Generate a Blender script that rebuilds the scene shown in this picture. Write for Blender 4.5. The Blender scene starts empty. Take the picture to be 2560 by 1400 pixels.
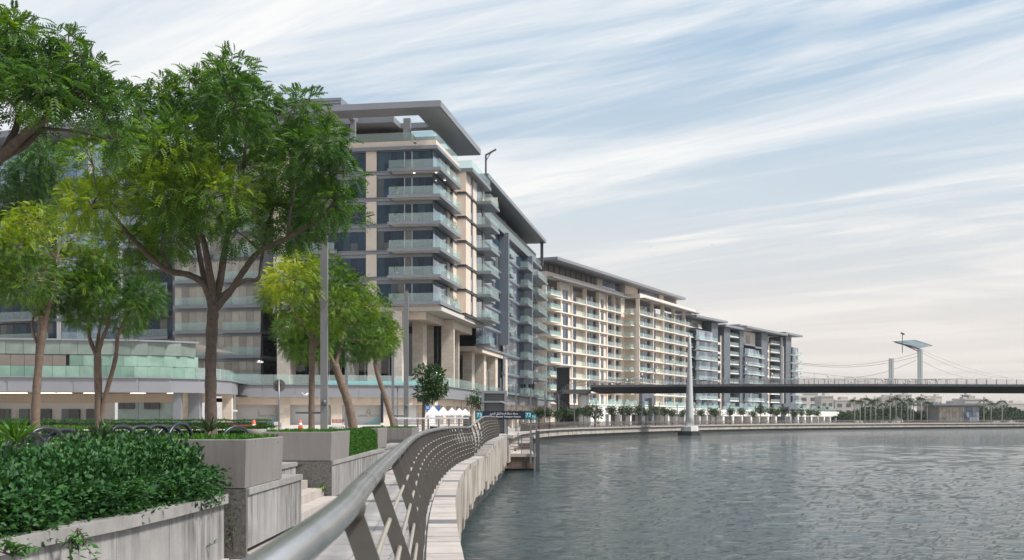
import bpy, math, random
import numpy as np
from mathutils import Vector, Matrix

random.seed(11)
rng = np.random.default_rng(11)
scn = bpy.context.scene
COL = scn.collection

# ------------------------------------------------------------------ camera, sky, sun
F, HX, HY, EYE = 2844.0, 1280.0, 1045.0, 1.6      # focal length in photo pixels, horizon row, eye height
cam = bpy.data.cameras.new('camera')
cam.sensor_width = 36.0
cam.lens = F / 2560 * 36
cam.shift_y = (HY - 700) / 2560
cam.clip_start, cam.clip_end = 0.05, 20000
cam.dof.use_dof = True
cam.dof.focus_distance = 38
cam.dof.aperture_fstop = 6.3
camo = bpy.data.objects.new('camera', cam)
COL.objects.link(camo)
camo.location = (0, 0, EYE)
camo.rotation_euler = (math.radians(90), 0, 0)
scn.camera = camo

SUN_EL, SUN_AZ = 54.0, 112.0          # azimuth from +Y towards +X
sd = Vector((math.sin(math.radians(SUN_AZ)) * math.cos(math.radians(SUN_EL)),
             math.cos(math.radians(SUN_AZ)) * math.cos(math.radians(SUN_EL)),
             math.sin(math.radians(SUN_EL))))
sun = bpy.data.lights.new('sun', 'SUN')
sun.energy = 4.6
sun.angle = math.radians(10)
sun.color = (1.0, 0.945, 0.88)
suno = bpy.data.objects.new('sun', sun)
COL.objects.link(suno)
suno.rotation_euler = (-sd).to_track_quat('-Z', 'Y').to_euler()
suno.location = (50, 50, 200)

world = bpy.data.worlds.new('World')
scn.world = world
world.use_nodes = True
wn, wl = world.node_tree.nodes, world.node_tree.links
wn.clear()


def nd(nodes, kind, **kw):
    n = nodes.new(kind)
    for k, v in kw.items():
        if k in n.inputs:
            n.inputs[k].default_value = v
        else:
            setattr(n, k, v)
    return n


def ramp(nodes, stops):
    r = nodes.new('ShaderNodeValToRGB')
    e = r.color_ramp.elements
    while len(e) < len(stops):
        e.new(0.5)
    for i, (p, c) in enumerate(stops):
        e[i].position = p
        e[i].color = c if len(c) == 4 else (*c, 1)
    return r


def build_sky():
    sky = nd(wn, 'ShaderNodeTexSky', sky_type='NISHITA', sun_disc=False, air_density=1.0, dust_density=2.0, ozone_density=1.5)
    sky.sun_elevation = math.radians(SUN_EL)
    sky.sun_rotation = math.radians(SUN_AZ)
    tc = nd(wn, 'ShaderNodeTexCoord')
    sep = nd(wn, 'ShaderNodeSeparateXYZ')
    wl.new(tc.outputs['Generated'], sep.inputs[0])
    # project the view direction on a high cloud sheet
    zc = nd(wn, 'ShaderNodeMath', operation='MAXIMUM')
    wl.new(sep.outputs['Z'], zc.inputs[0]); zc.inputs[1].default_value = 0.0
    za = nd(wn, 'ShaderNodeMath', operation='ADD')
    wl.new(zc.outputs[0], za.inputs[0]); za.inputs[1].default_value = 0.10
    dv = nd(wn, 'ShaderNodeVectorMath', operation='DIVIDE')
    cb = nd(wn, 'ShaderNodeCombineXYZ')
    for i in range(3):
        wl.new(za.outputs[0], cb.inputs[i])
    wl.new(tc.outputs['Generated'], dv.inputs[0]); wl.new(cb.outputs[0], dv.inputs[1])
    def layer(rot, sc, scale, detail, rough, dist, lo, hi):
        m0 = nd(wn, 'ShaderNodeMapping')
        m0.inputs['Rotation'].default_value = (0, 0, math.radians(rot))
        mp = nd(wn, 'ShaderNodeMapping')
        mp.inputs['Scale'].default_value = sc
        wl.new(dv.outputs[0], m0.inputs[0]); wl.new(m0.outputs[0], mp.inputs[0])
        nz = nd(wn, 'ShaderNodeTexNoise', Scale=scale, Detail=detail, Roughness=rough, Distortion=dist)
        wl.new(mp.outputs[0], nz.inputs['Vector'])
        mr = nd(wn, 'ShaderNodeMapRange', interpolation_type='SMOOTHSTEP')
        mr.inputs[1].default_value = lo; mr.inputs[2].default_value = hi
        wl.new(nz.outputs[0], mr.inputs[0])
        return mr.outputs[0]
    streak = layer(33, (0.36, 1.05, 1), 0.95, 12, 0.62, 1.1, 0.43, 0.63)
    veil = layer(58, (0.35, 0.5, 1), 0.5, 4, 0.5, 0.3, 0.38, 0.66)
    fine = layer(38, (0.26, 2.3, 1), 2.6, 10, 0.66, 0.5, 0.44, 0.70)
    a1 = nd(wn, 'ShaderNodeMath', operation='MULTIPLY_ADD'); wl.new(streak, a1.inputs[0]); a1.inputs[1].default_value = 0.70
    a2 = nd(wn, 'ShaderNodeMath', operation='MULTIPLY'); wl.new(veil, a2.inputs[0]); a2.inputs[1].default_value = 0.30
    wl.new(a2.outputs[0], a1.inputs[2])
    a3 = nd(wn, 'ShaderNodeMath', operation='MULTIPLY_ADD'); wl.new(fine, a3.inputs[0]); a3.inputs[1].default_value = 0.30
    wl.new(a1.outputs[0], a3.inputs[2])
    a4 = nd(wn, 'ShaderNodeMath', operation='MINIMUM'); wl.new(a3.outputs[0], a4.inputs[0]); a4.inputs[1].default_value = 0.97
    # thin blue-grey air under the cloud sheet, milky towards the horizon
    air = ramp(wn, [(0.0, (5.7, 5.15, 4.75)), (0.08, (5.7, 5.4, 5.15)), (0.18, (4.2, 4.9, 5.45)), (0.34, (2.75, 4.0, 5.3)), (1.0, (1.9, 3.0, 4.6))])
    wl.new(sep.outputs['Z'], air.inputs[0])
    mixa = nd(wn, 'ShaderNodeMixRGB'); mixa.inputs[0].default_value = 0.86
    wl.new(sky.outputs[0], mixa.inputs[1]); wl.new(air.outputs[0], mixa.inputs[2])
    cloudc = ramp(wn, [(0.0, (5.9, 5.35, 4.95)), (0.09, (6.3, 6.05, 5.8)), (0.22, (6.8, 6.8, 6.75)), (1.0, (7.0, 7.1, 7.2))])
    wl.new(sep.outputs['Z'], cloudc.inputs[0])
    mix = nd(wn, 'ShaderNodeMixRGB')
    wl.new(a4.outputs[0], mix.inputs[0]); wl.new(mixa.outputs[0], mix.inputs[1]); wl.new(cloudc.outputs[0], mix.inputs[2])
    bg = nd(wn, 'ShaderNodeBackground', Strength=0.108)
    out = nd(wn, 'ShaderNodeOutputWorld')
    wl.new(mix.outputs[0], bg.inputs[0]); wl.new(bg.outputs[0], out.inputs[0])


build_sky()
scn.view_settings.view_transform = 'Standard'
scn.view_settings.look = 'None'
scn.view_settings.gamma = 1
scn.view_settings.exposure = 0.42
scn.render.engine = 'CYCLES'
scn.cycles.use_denoising = True
scn.cycles.max_bounces = 6
scn.cycles.transparent_max_bounces = 16
scn.cycles.caustics_reflective = False
scn.cycles.caustics_refractive = False


def P(px, py, d):
    return Vector(((px - HX) / F * d, d, EYE + (HY - py) / F * d))


def XP(px, d):
    return (px - HX) / F * d


def ZP(py, d):
    return EYE + (HY - py) / F * d


# ------------------------------------------------------------------ materials
def mat(name, col, rough=0.6, metal=0.0, var=0.12, scale=1.5, bump=0.0, bscale=30.0, rand=0.0, spec=0.5, dark=None, streak=0.0, coords='pos', bdist=0.02):
    m = bpy.data.materials.new(name)
    m.use_nodes = True
    n, l = m.node_tree.nodes, m.node_tree.links
    b = n['Principled BSDF']
    b.inputs['Roughness'].default_value = rough
    b.inputs['Metallic'].default_value = metal
    b.inputs['Specular IOR Level'].default_value = spec
    geo = nd(n, 'ShaderNodeNewGeometry')
    vec = geo.outputs['Position']
    if coords == 'obj':
        vec = nd(n, 'ShaderNodeTexCoord').outputs['Object']
    nz = nd(n, 'ShaderNodeTexNoise', Scale=scale, Detail=6, Roughness=0.6)
    l.new(vec, nz.inputs['Vector'])
    c0 = tuple(max(0, c * (1 - var)) for c in col); c1 = tuple(min(1, c * (1 + var)) for c in col)
    r = ramp(n, [(0.3, c0), (0.7, c1)])
    l.new(nz.outputs[0], r.inputs[0])
    out = r.outputs[0]
    if rand > 0:
        oi = nd(n, 'ShaderNodeObjectInfo')
        mr = nd(n, 'ShaderNodeMapRange'); mr.inputs[3].default_value = 1 - rand; mr.inputs[4].default_value = 1 + rand
        l.new(oi.outputs['Random'], mr.inputs[0])
        mx = nd(n, 'ShaderNodeVectorMath', operation='SCALE')
        l.new(out, mx.inputs[0]); l.new(mr.outputs[0], mx.inputs['Scale'])
        out = mx.outputs[0]
    if streak > 0:      # water runs: stains stretched down the face
        mp = nd(n, 'ShaderNodeMapping'); mp.inputs['Scale'].default_value = (5, 5, 0.5)
        l.new(vec, mp.inputs[0])
        n2 = nd(n, 'ShaderNodeTexNoise', Scale=1.6, Detail=7, Roughness=0.65)
        l.new(mp.outputs[0], n2.inputs['Vector'])
        r2 = ramp(n, [(0.42, (0, 0, 0)), (0.60, (1, 1, 1))])
        l.new(n2.outputs[0], r2.inputs[0])
        n3 = nd(n, 'ShaderNodeTexNoise', Scale=0.5, Detail=3); l.new(vec, n3.inputs['Vector'])
        r3 = ramp(n, [(0.38, (0.15, 0.15, 0.15)), (0.62, (1, 1, 1))]); l.new(n3.outputs[0], r3.inputs[0])
        mm = nd(n, 'ShaderNodeMath', operation='MULTIPLY'); l.new(r2.outputs[0], mm.inputs[0]); l.new(r3.outputs[0], mm.inputs[1])
        m3 = nd(n, 'ShaderNodeMath', operation='MULTIPLY'); l.new(mm.outputs[0], m3.inputs[0]); m3.inputs[1].default_value = streak
        mx = nd(n, 'ShaderNodeMixRGB'); l.new(m3.outputs[0], mx.inputs[0]); l.new(out, mx.inputs[1])
        mx.inputs[2].default_value = (*(dark or tuple(c * 0.3 for c in col)), 1)
        out = mx.outputs[0]
    l.new(out, b.inputs['Base Color'])
    if bump > 0:
        nb = nd(n, 'ShaderNodeTexNoise', Scale=bscale, Detail=5, Roughness=0.6)
        l.new(vec, nb.inputs['Vector'])
        bp = nd(n, 'ShaderNodeBump', Strength=bump, Distance=bdist)
        l.new(nb.outputs[0], bp.inputs['Height']); l.new(bp.outputs[0], b.inputs['Normal'])
    return m


def glass_mat(name, stops, rough=0.03, spec=0.8, wob=0.05, metal=0.0):
    """window glass seen from outside: dark or curtained panes, each a little different, mirror-like at grazing angles"""
    m = bpy.data.materials.new(name)
    m.use_nodes = True
    n, l = m.node_tree.nodes, m.node_tree.links
    b = n['Principled BSDF']
    b.inputs['Roughness'].default_value = rough
    b.inputs['Specular IOR Level'].default_value = spec
    b.inputs['Metallic'].default_value = metal
    oi = nd(n, 'ShaderNodeObjectInfo')
    r = ramp(n, stops)
    l.new(oi.outputs['Random'], r.inputs[0])
    geo = nd(n, 'ShaderNodeNewGeometry')
    nz0 = nd(n, 'ShaderNodeTexNoise', Scale=0.8, Detail=4); l.new(geo.outputs['Position'], nz0.inputs['Vector'])
    mr = nd(n, 'ShaderNodeMapRange'); mr.inputs[3].default_value = 0.6; mr.inputs[4].default_value = 1.4
    l.new(nz0.outputs[0], mr.inputs[0])
    mx = nd(n, 'ShaderNodeVectorMath', operation='SCALE'); l.new(r.outputs[0], mx.inputs[0]); l.new(mr.outputs[0], mx.inputs['Scale'])
    l.new(mx.outputs[0], b.inputs['Base Color'])
    nz = nd(n, 'ShaderNodeTexNoise', Scale=0.5, Detail=2)
    l.new(geo.outputs['Position'], nz.inputs['Vector'])
    bp = nd(n, 'ShaderNodeBump', Strength=wob, Distance=0.3)
    l.new(nz.outputs[0], bp.inputs['Height']); l.new(bp.outputs[0], b.inputs['Normal'])
    return m


def clear_mat(name, tint, body, alpha=0.35):
    """balustrade glass: partly clear, partly milky green"""
    m = bpy.data.materials.new(name)
    m.use_nodes = True
    n, l = m.node_tree.nodes, m.node_tree.links
    b = n['Principled BSDF']
    b.inputs['Base Color'].default_value = (*body, 1)
    b.inputs['Roughness'].default_value = 0.05
    tr = nd(n, 'ShaderNodeBsdfTransparent'); tr.inputs[0].default_value = (*tint, 1)
    mx = nd(n, 'ShaderNodeMixShader')
    mx.inputs[0].default_value = alpha
    l.new(tr.outputs[0], mx.inputs[1]); l.new(b.outputs[0], mx.inputs[2])
    l.new(mx.outputs[0], n['Material Output'].inputs[0])
    return m


def leaf_mat(name, stops, trans=0.35, rough=0.45):
    m = bpy.data.materials.new(name)
    m.use_nodes = True
    n, l = m.node_tree.nodes, m.node_tree.links
    b = n['Principled BSDF']
    b.inputs['Roughness'].default_value = rough
    b.inputs['Specular IOR Level'].default_value = 0.35
    at = nd(n, 'ShaderNodeAttribute', attribute_name='tint')
    r = ramp(n, stops)
    l.new(at.outputs['Fac'], r.inputs[0])
    l.new(r.outputs[0], b.inputs['Base Color'])
    t = nd(n, 'ShaderNodeBsdfTranslucent')
    sc = nd(n, 'ShaderNodeMixRGB', blend_type='MULTIPLY'); sc.inputs[0].default_value = 1
    sc.inputs[2].default_value = (1.3, 1.25, 0.5, 1)
    l.new(r.outputs[0], sc.inputs[1]); l.new(sc.outputs[0], t.inputs[0])
    mx = nd(n, 'ShaderNodeMixShader'); mx.inputs[0].default_value = trans
    l.new(b.outputs[0], mx.inputs[1]); l.new(t.outputs[0], mx.inputs[2])
    l.new(mx.outputs[0], n['Material Output'].inputs[0])
    return m


def stone_mat(name, c1, c2, mortar, w, h, rough=0.6, off=0.5):
    """stone cladding in courses, laid by height and horizontal run"""
    m = mat(name, c1, rough)
    n, l = m.node_tree.nodes, m.node_tree.links
    geo = nd(n, 'ShaderNodeNewGeometry')
    sp = nd(n, 'ShaderNodeSeparateXYZ'); l.new(geo.outputs['Position'], sp.inputs[0])
    ad = nd(n, 'ShaderNodeMath', operation='ADD'); l.new(sp.outputs[0], ad.inputs[0]); l.new(sp.outputs[1], ad.inputs[1])
    cb = nd(n, 'ShaderNodeCombineXYZ'); l.new(ad.outputs[0], cb.inputs[0]); l.new(sp.outputs[2], cb.inputs[1])
    br = nd(n, 'ShaderNodeTexBrick', offset=off)
    br.inputs['Color1'].default_value = (*c1, 1); br.inputs['Color2'].default_value = (*c2, 1); br.inputs['Mortar'].default_value = (*mortar, 1)
    br.inputs['Scale'].default_value = 1; br.inputs['Mortar Size'].default_value = 0.012
    br.inputs['Brick Width'].default_value = w; br.inputs['Row Height'].default_value = h
    l.new(cb.outputs[0], br.inputs['Vector'])
    nz = nd(n, 'ShaderNodeTexNoise', Scale=3, Detail=6); l.new(geo.outputs['Position'], nz.inputs['Vector'])
    mr = nd(n, 'ShaderNodeMapRange'); mr.inputs[3].default_value = 0.82; mr.inputs[4].default_value = 1.15; l.new(nz.outputs[0], mr.inputs[0])
    mx = nd(n, 'ShaderNodeVectorMath', operation='SCALE'); l.new(br.outputs[0], mx.inputs[0]); l.new(mr.outputs[0], mx.inputs['Scale'])
    l.new(mx.outputs[0], n['Principled BSDF'].inputs['Base Color'])
    return m


M = {}
M['cream'] = mat('cream_cladding', (0.68, 0.58, 0.49), 0.6, var=0.06, scale=0.6, streak=0.18, dark=(0.4, 0.34, 0.28))
M['beige'] = mat('beige_render', (0.70, 0.615, 0.54), 0.7, var=0.06, scale=0.4, streak=0.15, dark=(0.42, 0.36, 0.30))
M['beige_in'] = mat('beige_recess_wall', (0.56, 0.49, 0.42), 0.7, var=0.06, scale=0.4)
M['metal'] = mat('grey_metal_panel', (0.20, 0.215, 0.24), 0.42, metal=0.2, var=0.06, scale=0.8)
M['metal_lt'] = mat('light_grey_fascia', (0.225, 0.233, 0.26), 0.45, metal=0.1, var=0.05, scale=0.3, streak=0.15, dark=(0.24, 0.25, 0.27))
M['metal_dk'] = mat('dark_grey_metal', (0.09, 0.095, 0.105), 0.45, metal=0.3, var=0.1)
M['soffit'] = mat('soffit_paint', (0.55, 0.52, 0.49), 0.7, var=0.05)
M['backing'] = mat('window_frame_dark', (0.035, 0.042, 0.05), 0.4, var=0.1)
M['fin'] = mat('blue_grey_fin_panel', (0.16, 0.19, 0.23), 0.5, var=0.05, scale=0.4)
M['louver'] = mat('louver_brown_grey', (0.16, 0.14, 0.125), 0.5, var=0.1)
M['travertine'] = stone_mat('travertine_blocks', (0.68, 0.60, 0.51), (0.57, 0.50, 0.43), (0.47, 0.41, 0.35), 1.1, 0.55)
M['slate'] = stone_mat('dark_slate_cladding', (0.085, 0.10, 0.125), (0.13, 0.145, 0.17), (0.06, 0.07, 0.08), 1.4, 0.7, 0.5)
M['white'] = mat('white_paint', (0.66, 0.65, 0.635), 0.6, var=0.04, streak=0.2, dark=(0.5, 0.47, 0.43))
M['hoard'] = mat('white_hoarding_print', (0.74, 0.75, 0.76), 0.5, var=0.02)
M['glass'] = glass_mat('blue_window_glass', [(0.0, (0.008, 0.022, 0.045)), (0.5, (0.016, 0.044, 0.078)), (0.86, (0.03, 0.068, 0.10)), (0.92, (0.10, 0.105, 0.105)), (1.0, (0.17, 0.165, 0.15))], spec=0.3)
M['glass_b'] = glass_mat('bright_window_glass', [(0.0, (0.10, 0.14, 0.20)), (0.5, (0.20, 0.25, 0.35)), (1.0, (0.42, 0.48, 0.58))], metal=0.6)
M['glass_cur'] = glass_mat('curtained_window_glass', [(0.0, (0.22, 0.20, 0.17)), (0.5, (0.34, 0.31, 0.26)), (1.0, (0.42, 0.39, 0.33))], wob=0.02)
M['glass_dk'] = glass_mat('dark_lobby_glass', [(0.0, (0.008, 0.012, 0.016)), (1.0, (0.03, 0.035, 0.04))])
M['glass_grn'] = glass_mat('green_opaque_glass', [(0.0, (0.12, 0.21, 0.17)), (0.5, (0.17, 0.28, 0.23)), (1.0, (0.24, 0.36, 0.30))], spec=0.5)
M['glass_gry'] = glass_mat('grey_green_glass', [(0.0, (0.14, 0.18, 0.165)), (1.0, (0.20, 0.25, 0.23))], spec=0.5)
M['glass_blue'] = glass_mat('sky_blue_window_glass', [(0.0, (0.03, 0.055, 0.10)), (0.5, (0.07, 0.115, 0.19)), (1.0, (0.14, 0.19, 0.27))])
M['glass_tq'] = glass_mat('pale_turquoise_panel', [(0.0, (0.42, 0.58, 0.60)), (1.0, (0.52, 0.66, 0.67))], spec=0.4)
M['teal_lt'] = mat('pale_blue_print', (0.42, 0.66, 0.72), 0.5, var=0.15, scale=0.5)
M['rail_glass'] = clear_mat('balustrade_glass', (0.87, 0.955, 0.94), (0.68, 0.77, 0.76), 0.17)
M['steel'] = mat('brushed_handrail_steel', (0.70, 0.71, 0.73), 0.18, metal=0.9, var=0.22, scale=5, bump=0.03, bscale=60)
M['post'] = mat('bronze_grey_post_paint', (0.105, 0.098, 0.09), 0.42, metal=0.2, var=0.14, scale=6, bump=0.04, bscale=90)
M['rod'] = mat('pale_rail_rod', (0.42, 0.37, 0.31), 0.38, metal=0.5, var=0.1)
M['steel_far'] = mat('grey_steel', (0.20, 0.20, 0.21), 0.4, metal=0.5, var=0.1)
M['lamp'] = mat('lamp_post_grey', (0.17, 0.175, 0.18), 0.45, metal=0.3, var=0.06)
M['coping'] = mat('pale_coping_stone', (0.36, 0.325, 0.30), 0.7, var=0.14, scale=3, bump=0.12, bscale=70, rand=0.10)
M['panel'] = mat('stained_quay_panel', (0.43, 0.39, 0.345), 0.75, var=0.14, scale=1.2, bump=0.1, bscale=30, rand=0.08, streak=1.0, dark=(0.09, 0.065, 0.045))
M['quay_dark'] = mat('near_black_quay', (0.03, 0.03, 0.028), 0.5, var=0.3, scale=1.0)  # near-black uneven tone for wall bases, fenders and canal bed
M['quay_far'] = mat('far_quay_concrete', (0.40, 0.37, 0.33), 0.75, var=0.2, scale=0.6, streak=0.7, dark=(0.16, 0.13, 0.11))
M['paver'] = mat('light_grey_paver', (0.31, 0.295, 0.285), 0.7, var=0.12, scale=5, bump=0.1, bscale=120, rand=0.10)
M['paver_dk'] = mat('dark_grey_paver', (0.12, 0.12, 0.125), 0.7, var=0.12, scale=5, bump=0.1, bscale=120, rand=0.08)
M['ground'] = mat('paving_ground', (0.30, 0.28, 0.26), 0.8, var=0.12, scale=0.3)
M['plaza'] = mat('cream_plaza_paving', (0.42, 0.385, 0.34), 0.8, var=0.1, scale=0.4)
M['wallstone'] = mat('weathered_granite_wall', (0.27, 0.265, 0.26), 0.75, var=0.16, scale=3, bump=0.18, bscale=60, rand=0.07, streak=1.0, dark=(0.075, 0.072, 0.07))
M['granite'] = mat('dark_granite', (0.105, 0.10, 0.092), 0.7, var=0.5, scale=22, bump=0.3, bscale=50)
M['capstone'] = mat('wall_capping_stone', (0.235, 0.228, 0.22), 0.7, var=0.2, scale=4, bump=0.12, bscale=60, rand=0.08)
M['planter'] = mat('taupe_grey_planter', (0.20, 0.186, 0.176), 0.55, var=0.10, scale=1.5, bump=0.04, bscale=120, streak=0.4, dark=(0.11, 0.10, 0.095))
M['soil'] = mat('dark_soil', (0.03, 0.024, 0.018), 0.9, var=0.3, scale=8, bump=0.4, bscale=40)
M['bark'] = mat('grey_brown_bark', (0.085, 0.064, 0.052), 0.85, var=0.35, scale=9, bump=0.5, bscale=25, bdist=0.03)
M['bark_lt'] = mat('light_brown_bark', (0.13, 0.094, 0.072), 0.85, var=0.3, scale=8, bump=0.5, bscale=22, bdist=0.03)
M['rack'] = mat('navy_black_rack_paint', (0.014, 0.018, 0.026), 0.35, var=0.1)
M['deck'] = mat('bridge_deck_dark', (0.014, 0.015, 0.017), 0.5, var=0.15, scale=0.3)
M['pylon'] = mat('pale_grey_pylon', (0.50, 0.51, 0.51), 0.4, var=0.04, scale=0.3)
M['black_glass'] = glass_mat('black_lift_glass', [(0.0, (0.006, 0.01, 0.014)), (1.0, (0.012, 0.018, 0.024))], spec=0.2)
M['navy'] = mat('navy_sign', (0.006, 0.012, 0.035), 0.35, var=0.05)
M['teal'] = mat('teal_sign', (0.005, 0.21, 0.26), 0.35, var=0.05)
M['teal_blue'] = mat('turquoise_strip', (0.10, 0.40, 0.45), 0.4, var=0.05)
M['canopy'] = mat('blue_grey_lattice', (0.10, 0.20, 0.26), 0.5, var=0.1)
M['text'] = mat('white_lettering', (0.82, 0.83, 0.83), 0.5, var=0.0)
M['text_grey'] = mat('grey_lettering', (0.35, 0.33, 0.30), 0.5, var=0.0)
M['blue'] = mat('blue_sign', (0.01, 0.16, 0.52), 0.4, var=0.02)
M['tent'] = mat('white_tent_fabric', (0.78, 0.78, 0.80), 0.7, var=0.03)
M['green'] = mat('bright_green_panel', (0.01, 0.36, 0.04), 0.4, var=0.05)
M['orange'] = mat('orange_plastic', (0.75, 0.09, 0.03), 0.5, var=0.05)
M['red'] = mat('dark_red_paint', (0.28, 0.03, 0.04), 0.5, var=0.05)
M['conc_brown'] = mat('rust_stained_concrete', (0.17, 0.12, 0.095), 0.8, var=0.2, scale=1, streak=0.8, dark=(0.05, 0.04, 0.035))
M['deck_lt'] = mat('jetty_deck_boards', (0.40, 0.36, 0.32), 0.75, var=0.12, scale=2)
M['city'] = mat('far_city_wall', (0.42, 0.39, 0.36), 0.8, var=0.12, scale=0.05, rand=0.25)
M['city_win'] = mat('far_city_window', (0.10, 0.115, 0.13), 0.3, var=0.2)
M['bird'] = mat('dark_feathers', (0.025, 0.025, 0.03), 0.7, var=0.2)
M['gull'] = mat('white_feathers', (0.75, 0.75, 0.74), 0.7, var=0.05)
M['skin'] = mat('skin', (0.35, 0.22, 0.16), 0.6, var=0.05)
M['shirt'] = mat('yellow_shirt', (0.65, 0.58, 0.28), 0.8, var=0.05)
M['tyre'] = mat('black_rubber', (0.02, 0.02, 0.02), 0.7, var=0.05)
G3 = [(0.0, (0.022, 0.070, 0.020)), (0.4, (0.060, 0.145, 0.028)), (0.75, (0.15, 0.26, 0.025)), (1.0, (0.30, 0.38, 0.02))]
M['leaf'] = leaf_mat('neem_leaf', G3, 0.42)
M['leaf_y'] = leaf_mat('yellow_green_leaf', [(0.0, (0.022, 0.068, 0.014)), (0.4, (0.068, 0.155, 0.018)), (0.75, (0.20, 0.30, 0.016)), (1.0, (0.40, 0.43, 0.015))])
M['leaf_dk'] = leaf_mat('dark_broad_leaf', [(0.0, (0.014, 0.038, 0.016)), (0.6, (0.036, 0.09, 0.026)), (1.0, (0.10, 0.16, 0.035))], 0.2, 0.35)
M['leaf_hedge'] = leaf_mat('hedge_leaf', [(0.0, (0.010, 0.042, 0.014)), (0.5, (0.034, 0.115, 0.028)), (0.85, (0.08, 0.20, 0.035)), (1.0, (0.20, 0.27, 0.03))], 0.22, 0.62)
M['leaf_lawn'] = leaf_mat('bright_lawn_leaf', [(0.0, (0.015, 0.06, 0.008)), (0.5, (0.05, 0.16, 0.012)), (1.0, (0.16, 0.28, 0.02))], 0.3, 0.55)
M['leaf_far'] = leaf_mat('far_tree_leaf', [(0.0, (0.014, 0.035, 0.018)), (0.6, (0.035, 0.07, 0.025)), (1.0, (0.10, 0.13, 0.03))], 0.2, 0.6)
M['flower'] = mat('white_flower', (0.8, 0.78, 0.65), 0.6, var=0.02)
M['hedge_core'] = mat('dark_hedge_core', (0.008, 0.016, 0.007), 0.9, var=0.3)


# ------------------------------------------------------------------ object helpers
WM = {}
IDM = Matrix.Identity(4)


def thing(name, label, cat, loc=(0, 0, 0), group=None, kind=None):
    o = bpy.data.objects.new(name, None)
    o.empty_display_size = 0.2
    COL.objects.link(o)
    o.location = loc
    WM[o] = Matrix.Translation(loc)
    o['label'] = label
    o['category'] = cat
    if group: o['group'] = group
    if kind: o['kind'] = kind
    return o


def put(name, mesh, parent=None, mw=IDM, label=None, cat=None, group=None, kind=None):
    o = bpy.data.objects.new(name, mesh)
    COL.objects.link(o)
    WM[o] = mw.copy()
    if parent is not None:
        o.parent = parent
        o.matrix_parent_inverse = WM[parent].inverted()
    o.matrix_basis = mw
    if label: o['label'] = label
    if cat: o['category'] = cat
    if group: o['group'] = group
    if kind: o['kind'] = kind
    return o


def copy_thing(root, loc, rz=0.0, sc=1.0, label=None):
    """a copy of a thing with its parts and sub-parts, moved so that its base stands at loc"""
    r = root.copy(); COL.objects.link(r)
    r.location = loc; r.rotation_euler = (0, 0, rz); r.scale = (sc,) * 3
    if label: r['label'] = label
    for ch in KIDS(root):
        c = ch.copy(); COL.objects.link(c); c.parent = r
        for g in KIDS(ch):
            d = g.copy(); COL.objects.link(d); d.parent = c
    return r


def KIDS(o):
    return [x for x in WM if x.parent == o]


class MB:
    """collects vertices and faces for one mesh"""
    def __init__(self):
        self.v, self.f = [], []

    def box(self, c, s, rz=0.0):
        i = len(self.v)
        cr, sr = math.cos(rz), math.sin(rz)
        for dz in (-.5, .5):
            for dx, dy in ((-.5, -.5), (.5, -.5), (.5, .5), (-.5, .5)):
                x, y = dx * s[0], dy * s[1]
                self.v.append((c[0] + x * cr - y * sr, c[1] + x * sr + y * cr, c[2] + dz * s[2]))
        self.f += [tuple(i + k for k in q) for q in ((3, 2, 1, 0), (4, 5, 6, 7), (0, 1, 5, 4), (1, 2, 6, 5), (2, 3, 7, 6), (3, 0, 4, 7))]
        return self

    def bar(self, p, q, w, h=None):
        """square bar between two points"""
        h = h or w
        p, q = Vector(p), Vector(q)
        d = (q - p).normalized()
        up = Vector((0, 0, 1)) if abs(d.z) < 0.95 else Vector((1, 0, 0))
        s = d.cross(up).normalized() * w / 2
        t = s.cross(d).normalized() * h / 2
        i = len(self.v)
        for e in (p, q):
            for a, b in ((-1, -1), (1, -1), (1, 1), (-1, 1)):
                self.v.append(tuple(e + s * a + t * b))
        self.f += [tuple(i + k for k in x) for x in ((0, 1, 2, 3), (7, 6, 5, 4), (0, 4, 5, 1), (1, 5, 6, 2), (2, 6, 7, 3), (3, 7, 4, 0))]
        return self

    def tube(self, pts, rad, n=8, cap=True):
        pts = [Vector(p) for p in pts]
        if not hasattr(rad, '__len__'): rad = [rad] * len(pts)
        i0 = len(self.v)
        prev = None
        for k, p in enumerate(pts):
            d = (pts[min(k + 1, len(pts) - 1)] - pts[max(k - 1, 0)]).normalized()
            if prev is None:
                up = Vector((0, 0, 1)) if abs(d.z) < 0.9 else Vector((1, 0, 0))
                s = d.cross(up).normalized()
            else:
                s = (prev - d * prev.dot(d)).normalized()
            prev = s
            t = d.cross(s)
            for j in range(n):
                a = 2 * math.pi * j / n
                self.v.append(tuple(p + (s * math.cos(a) + t * math.sin(a)) * rad[k]))
        for k in range(len(pts) - 1):
            for j in range(n):
                a, b = i0 + k * n + j, i0 + k * n + (j + 1) % n
                self.f.append((a, b, b + n, a + n))
        if cap:
            self.f.append(tuple(i0 + j for j in range(n))[::-1])
            self.f.append(tuple(i0 + (len(pts) - 1) * n + j for j in range(n)))
        return self

    def lathe(self, prof, c=(0, 0, 0), n=16):
        """profile of (radius, z)"""
        return self.tube([(c[0], c[1], c[2] + z) for r, z in prof], [max(r, 1e-4) for r, z in prof], n)

    def prism(self, poly, z0, z1):
        i, n = len(self.v), len(poly)
        for z in (z0, z1):
            self.v += [(p[0], p[1], z) for p in poly]
        self.f.append(tuple(range(i, i + n))[::-1]); self.f.append(tuple(range(i + n, i + 2 * n)))
        for k in range(n):
            a, b = i + k, i + (k + 1) % n
            self.f.append((a, b, b + n, a + n))
        return self

    def quad(self, *ps):
        i = len(self.v)
        self.v += [tuple(p) for p in ps]
        self.f.append(tuple(range(i, i + len(ps))))
        return self

    def mesh(self, name, m, smooth=False):
        me = bpy.data.meshes.new(name)
        me.from_pydata(self.v, [], self.f)
        me.materials.append(m)
        if smooth:
            me.polygons.foreach_set('use_smooth', [True] * len(me.polygons))
        me.update()
        return me


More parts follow.
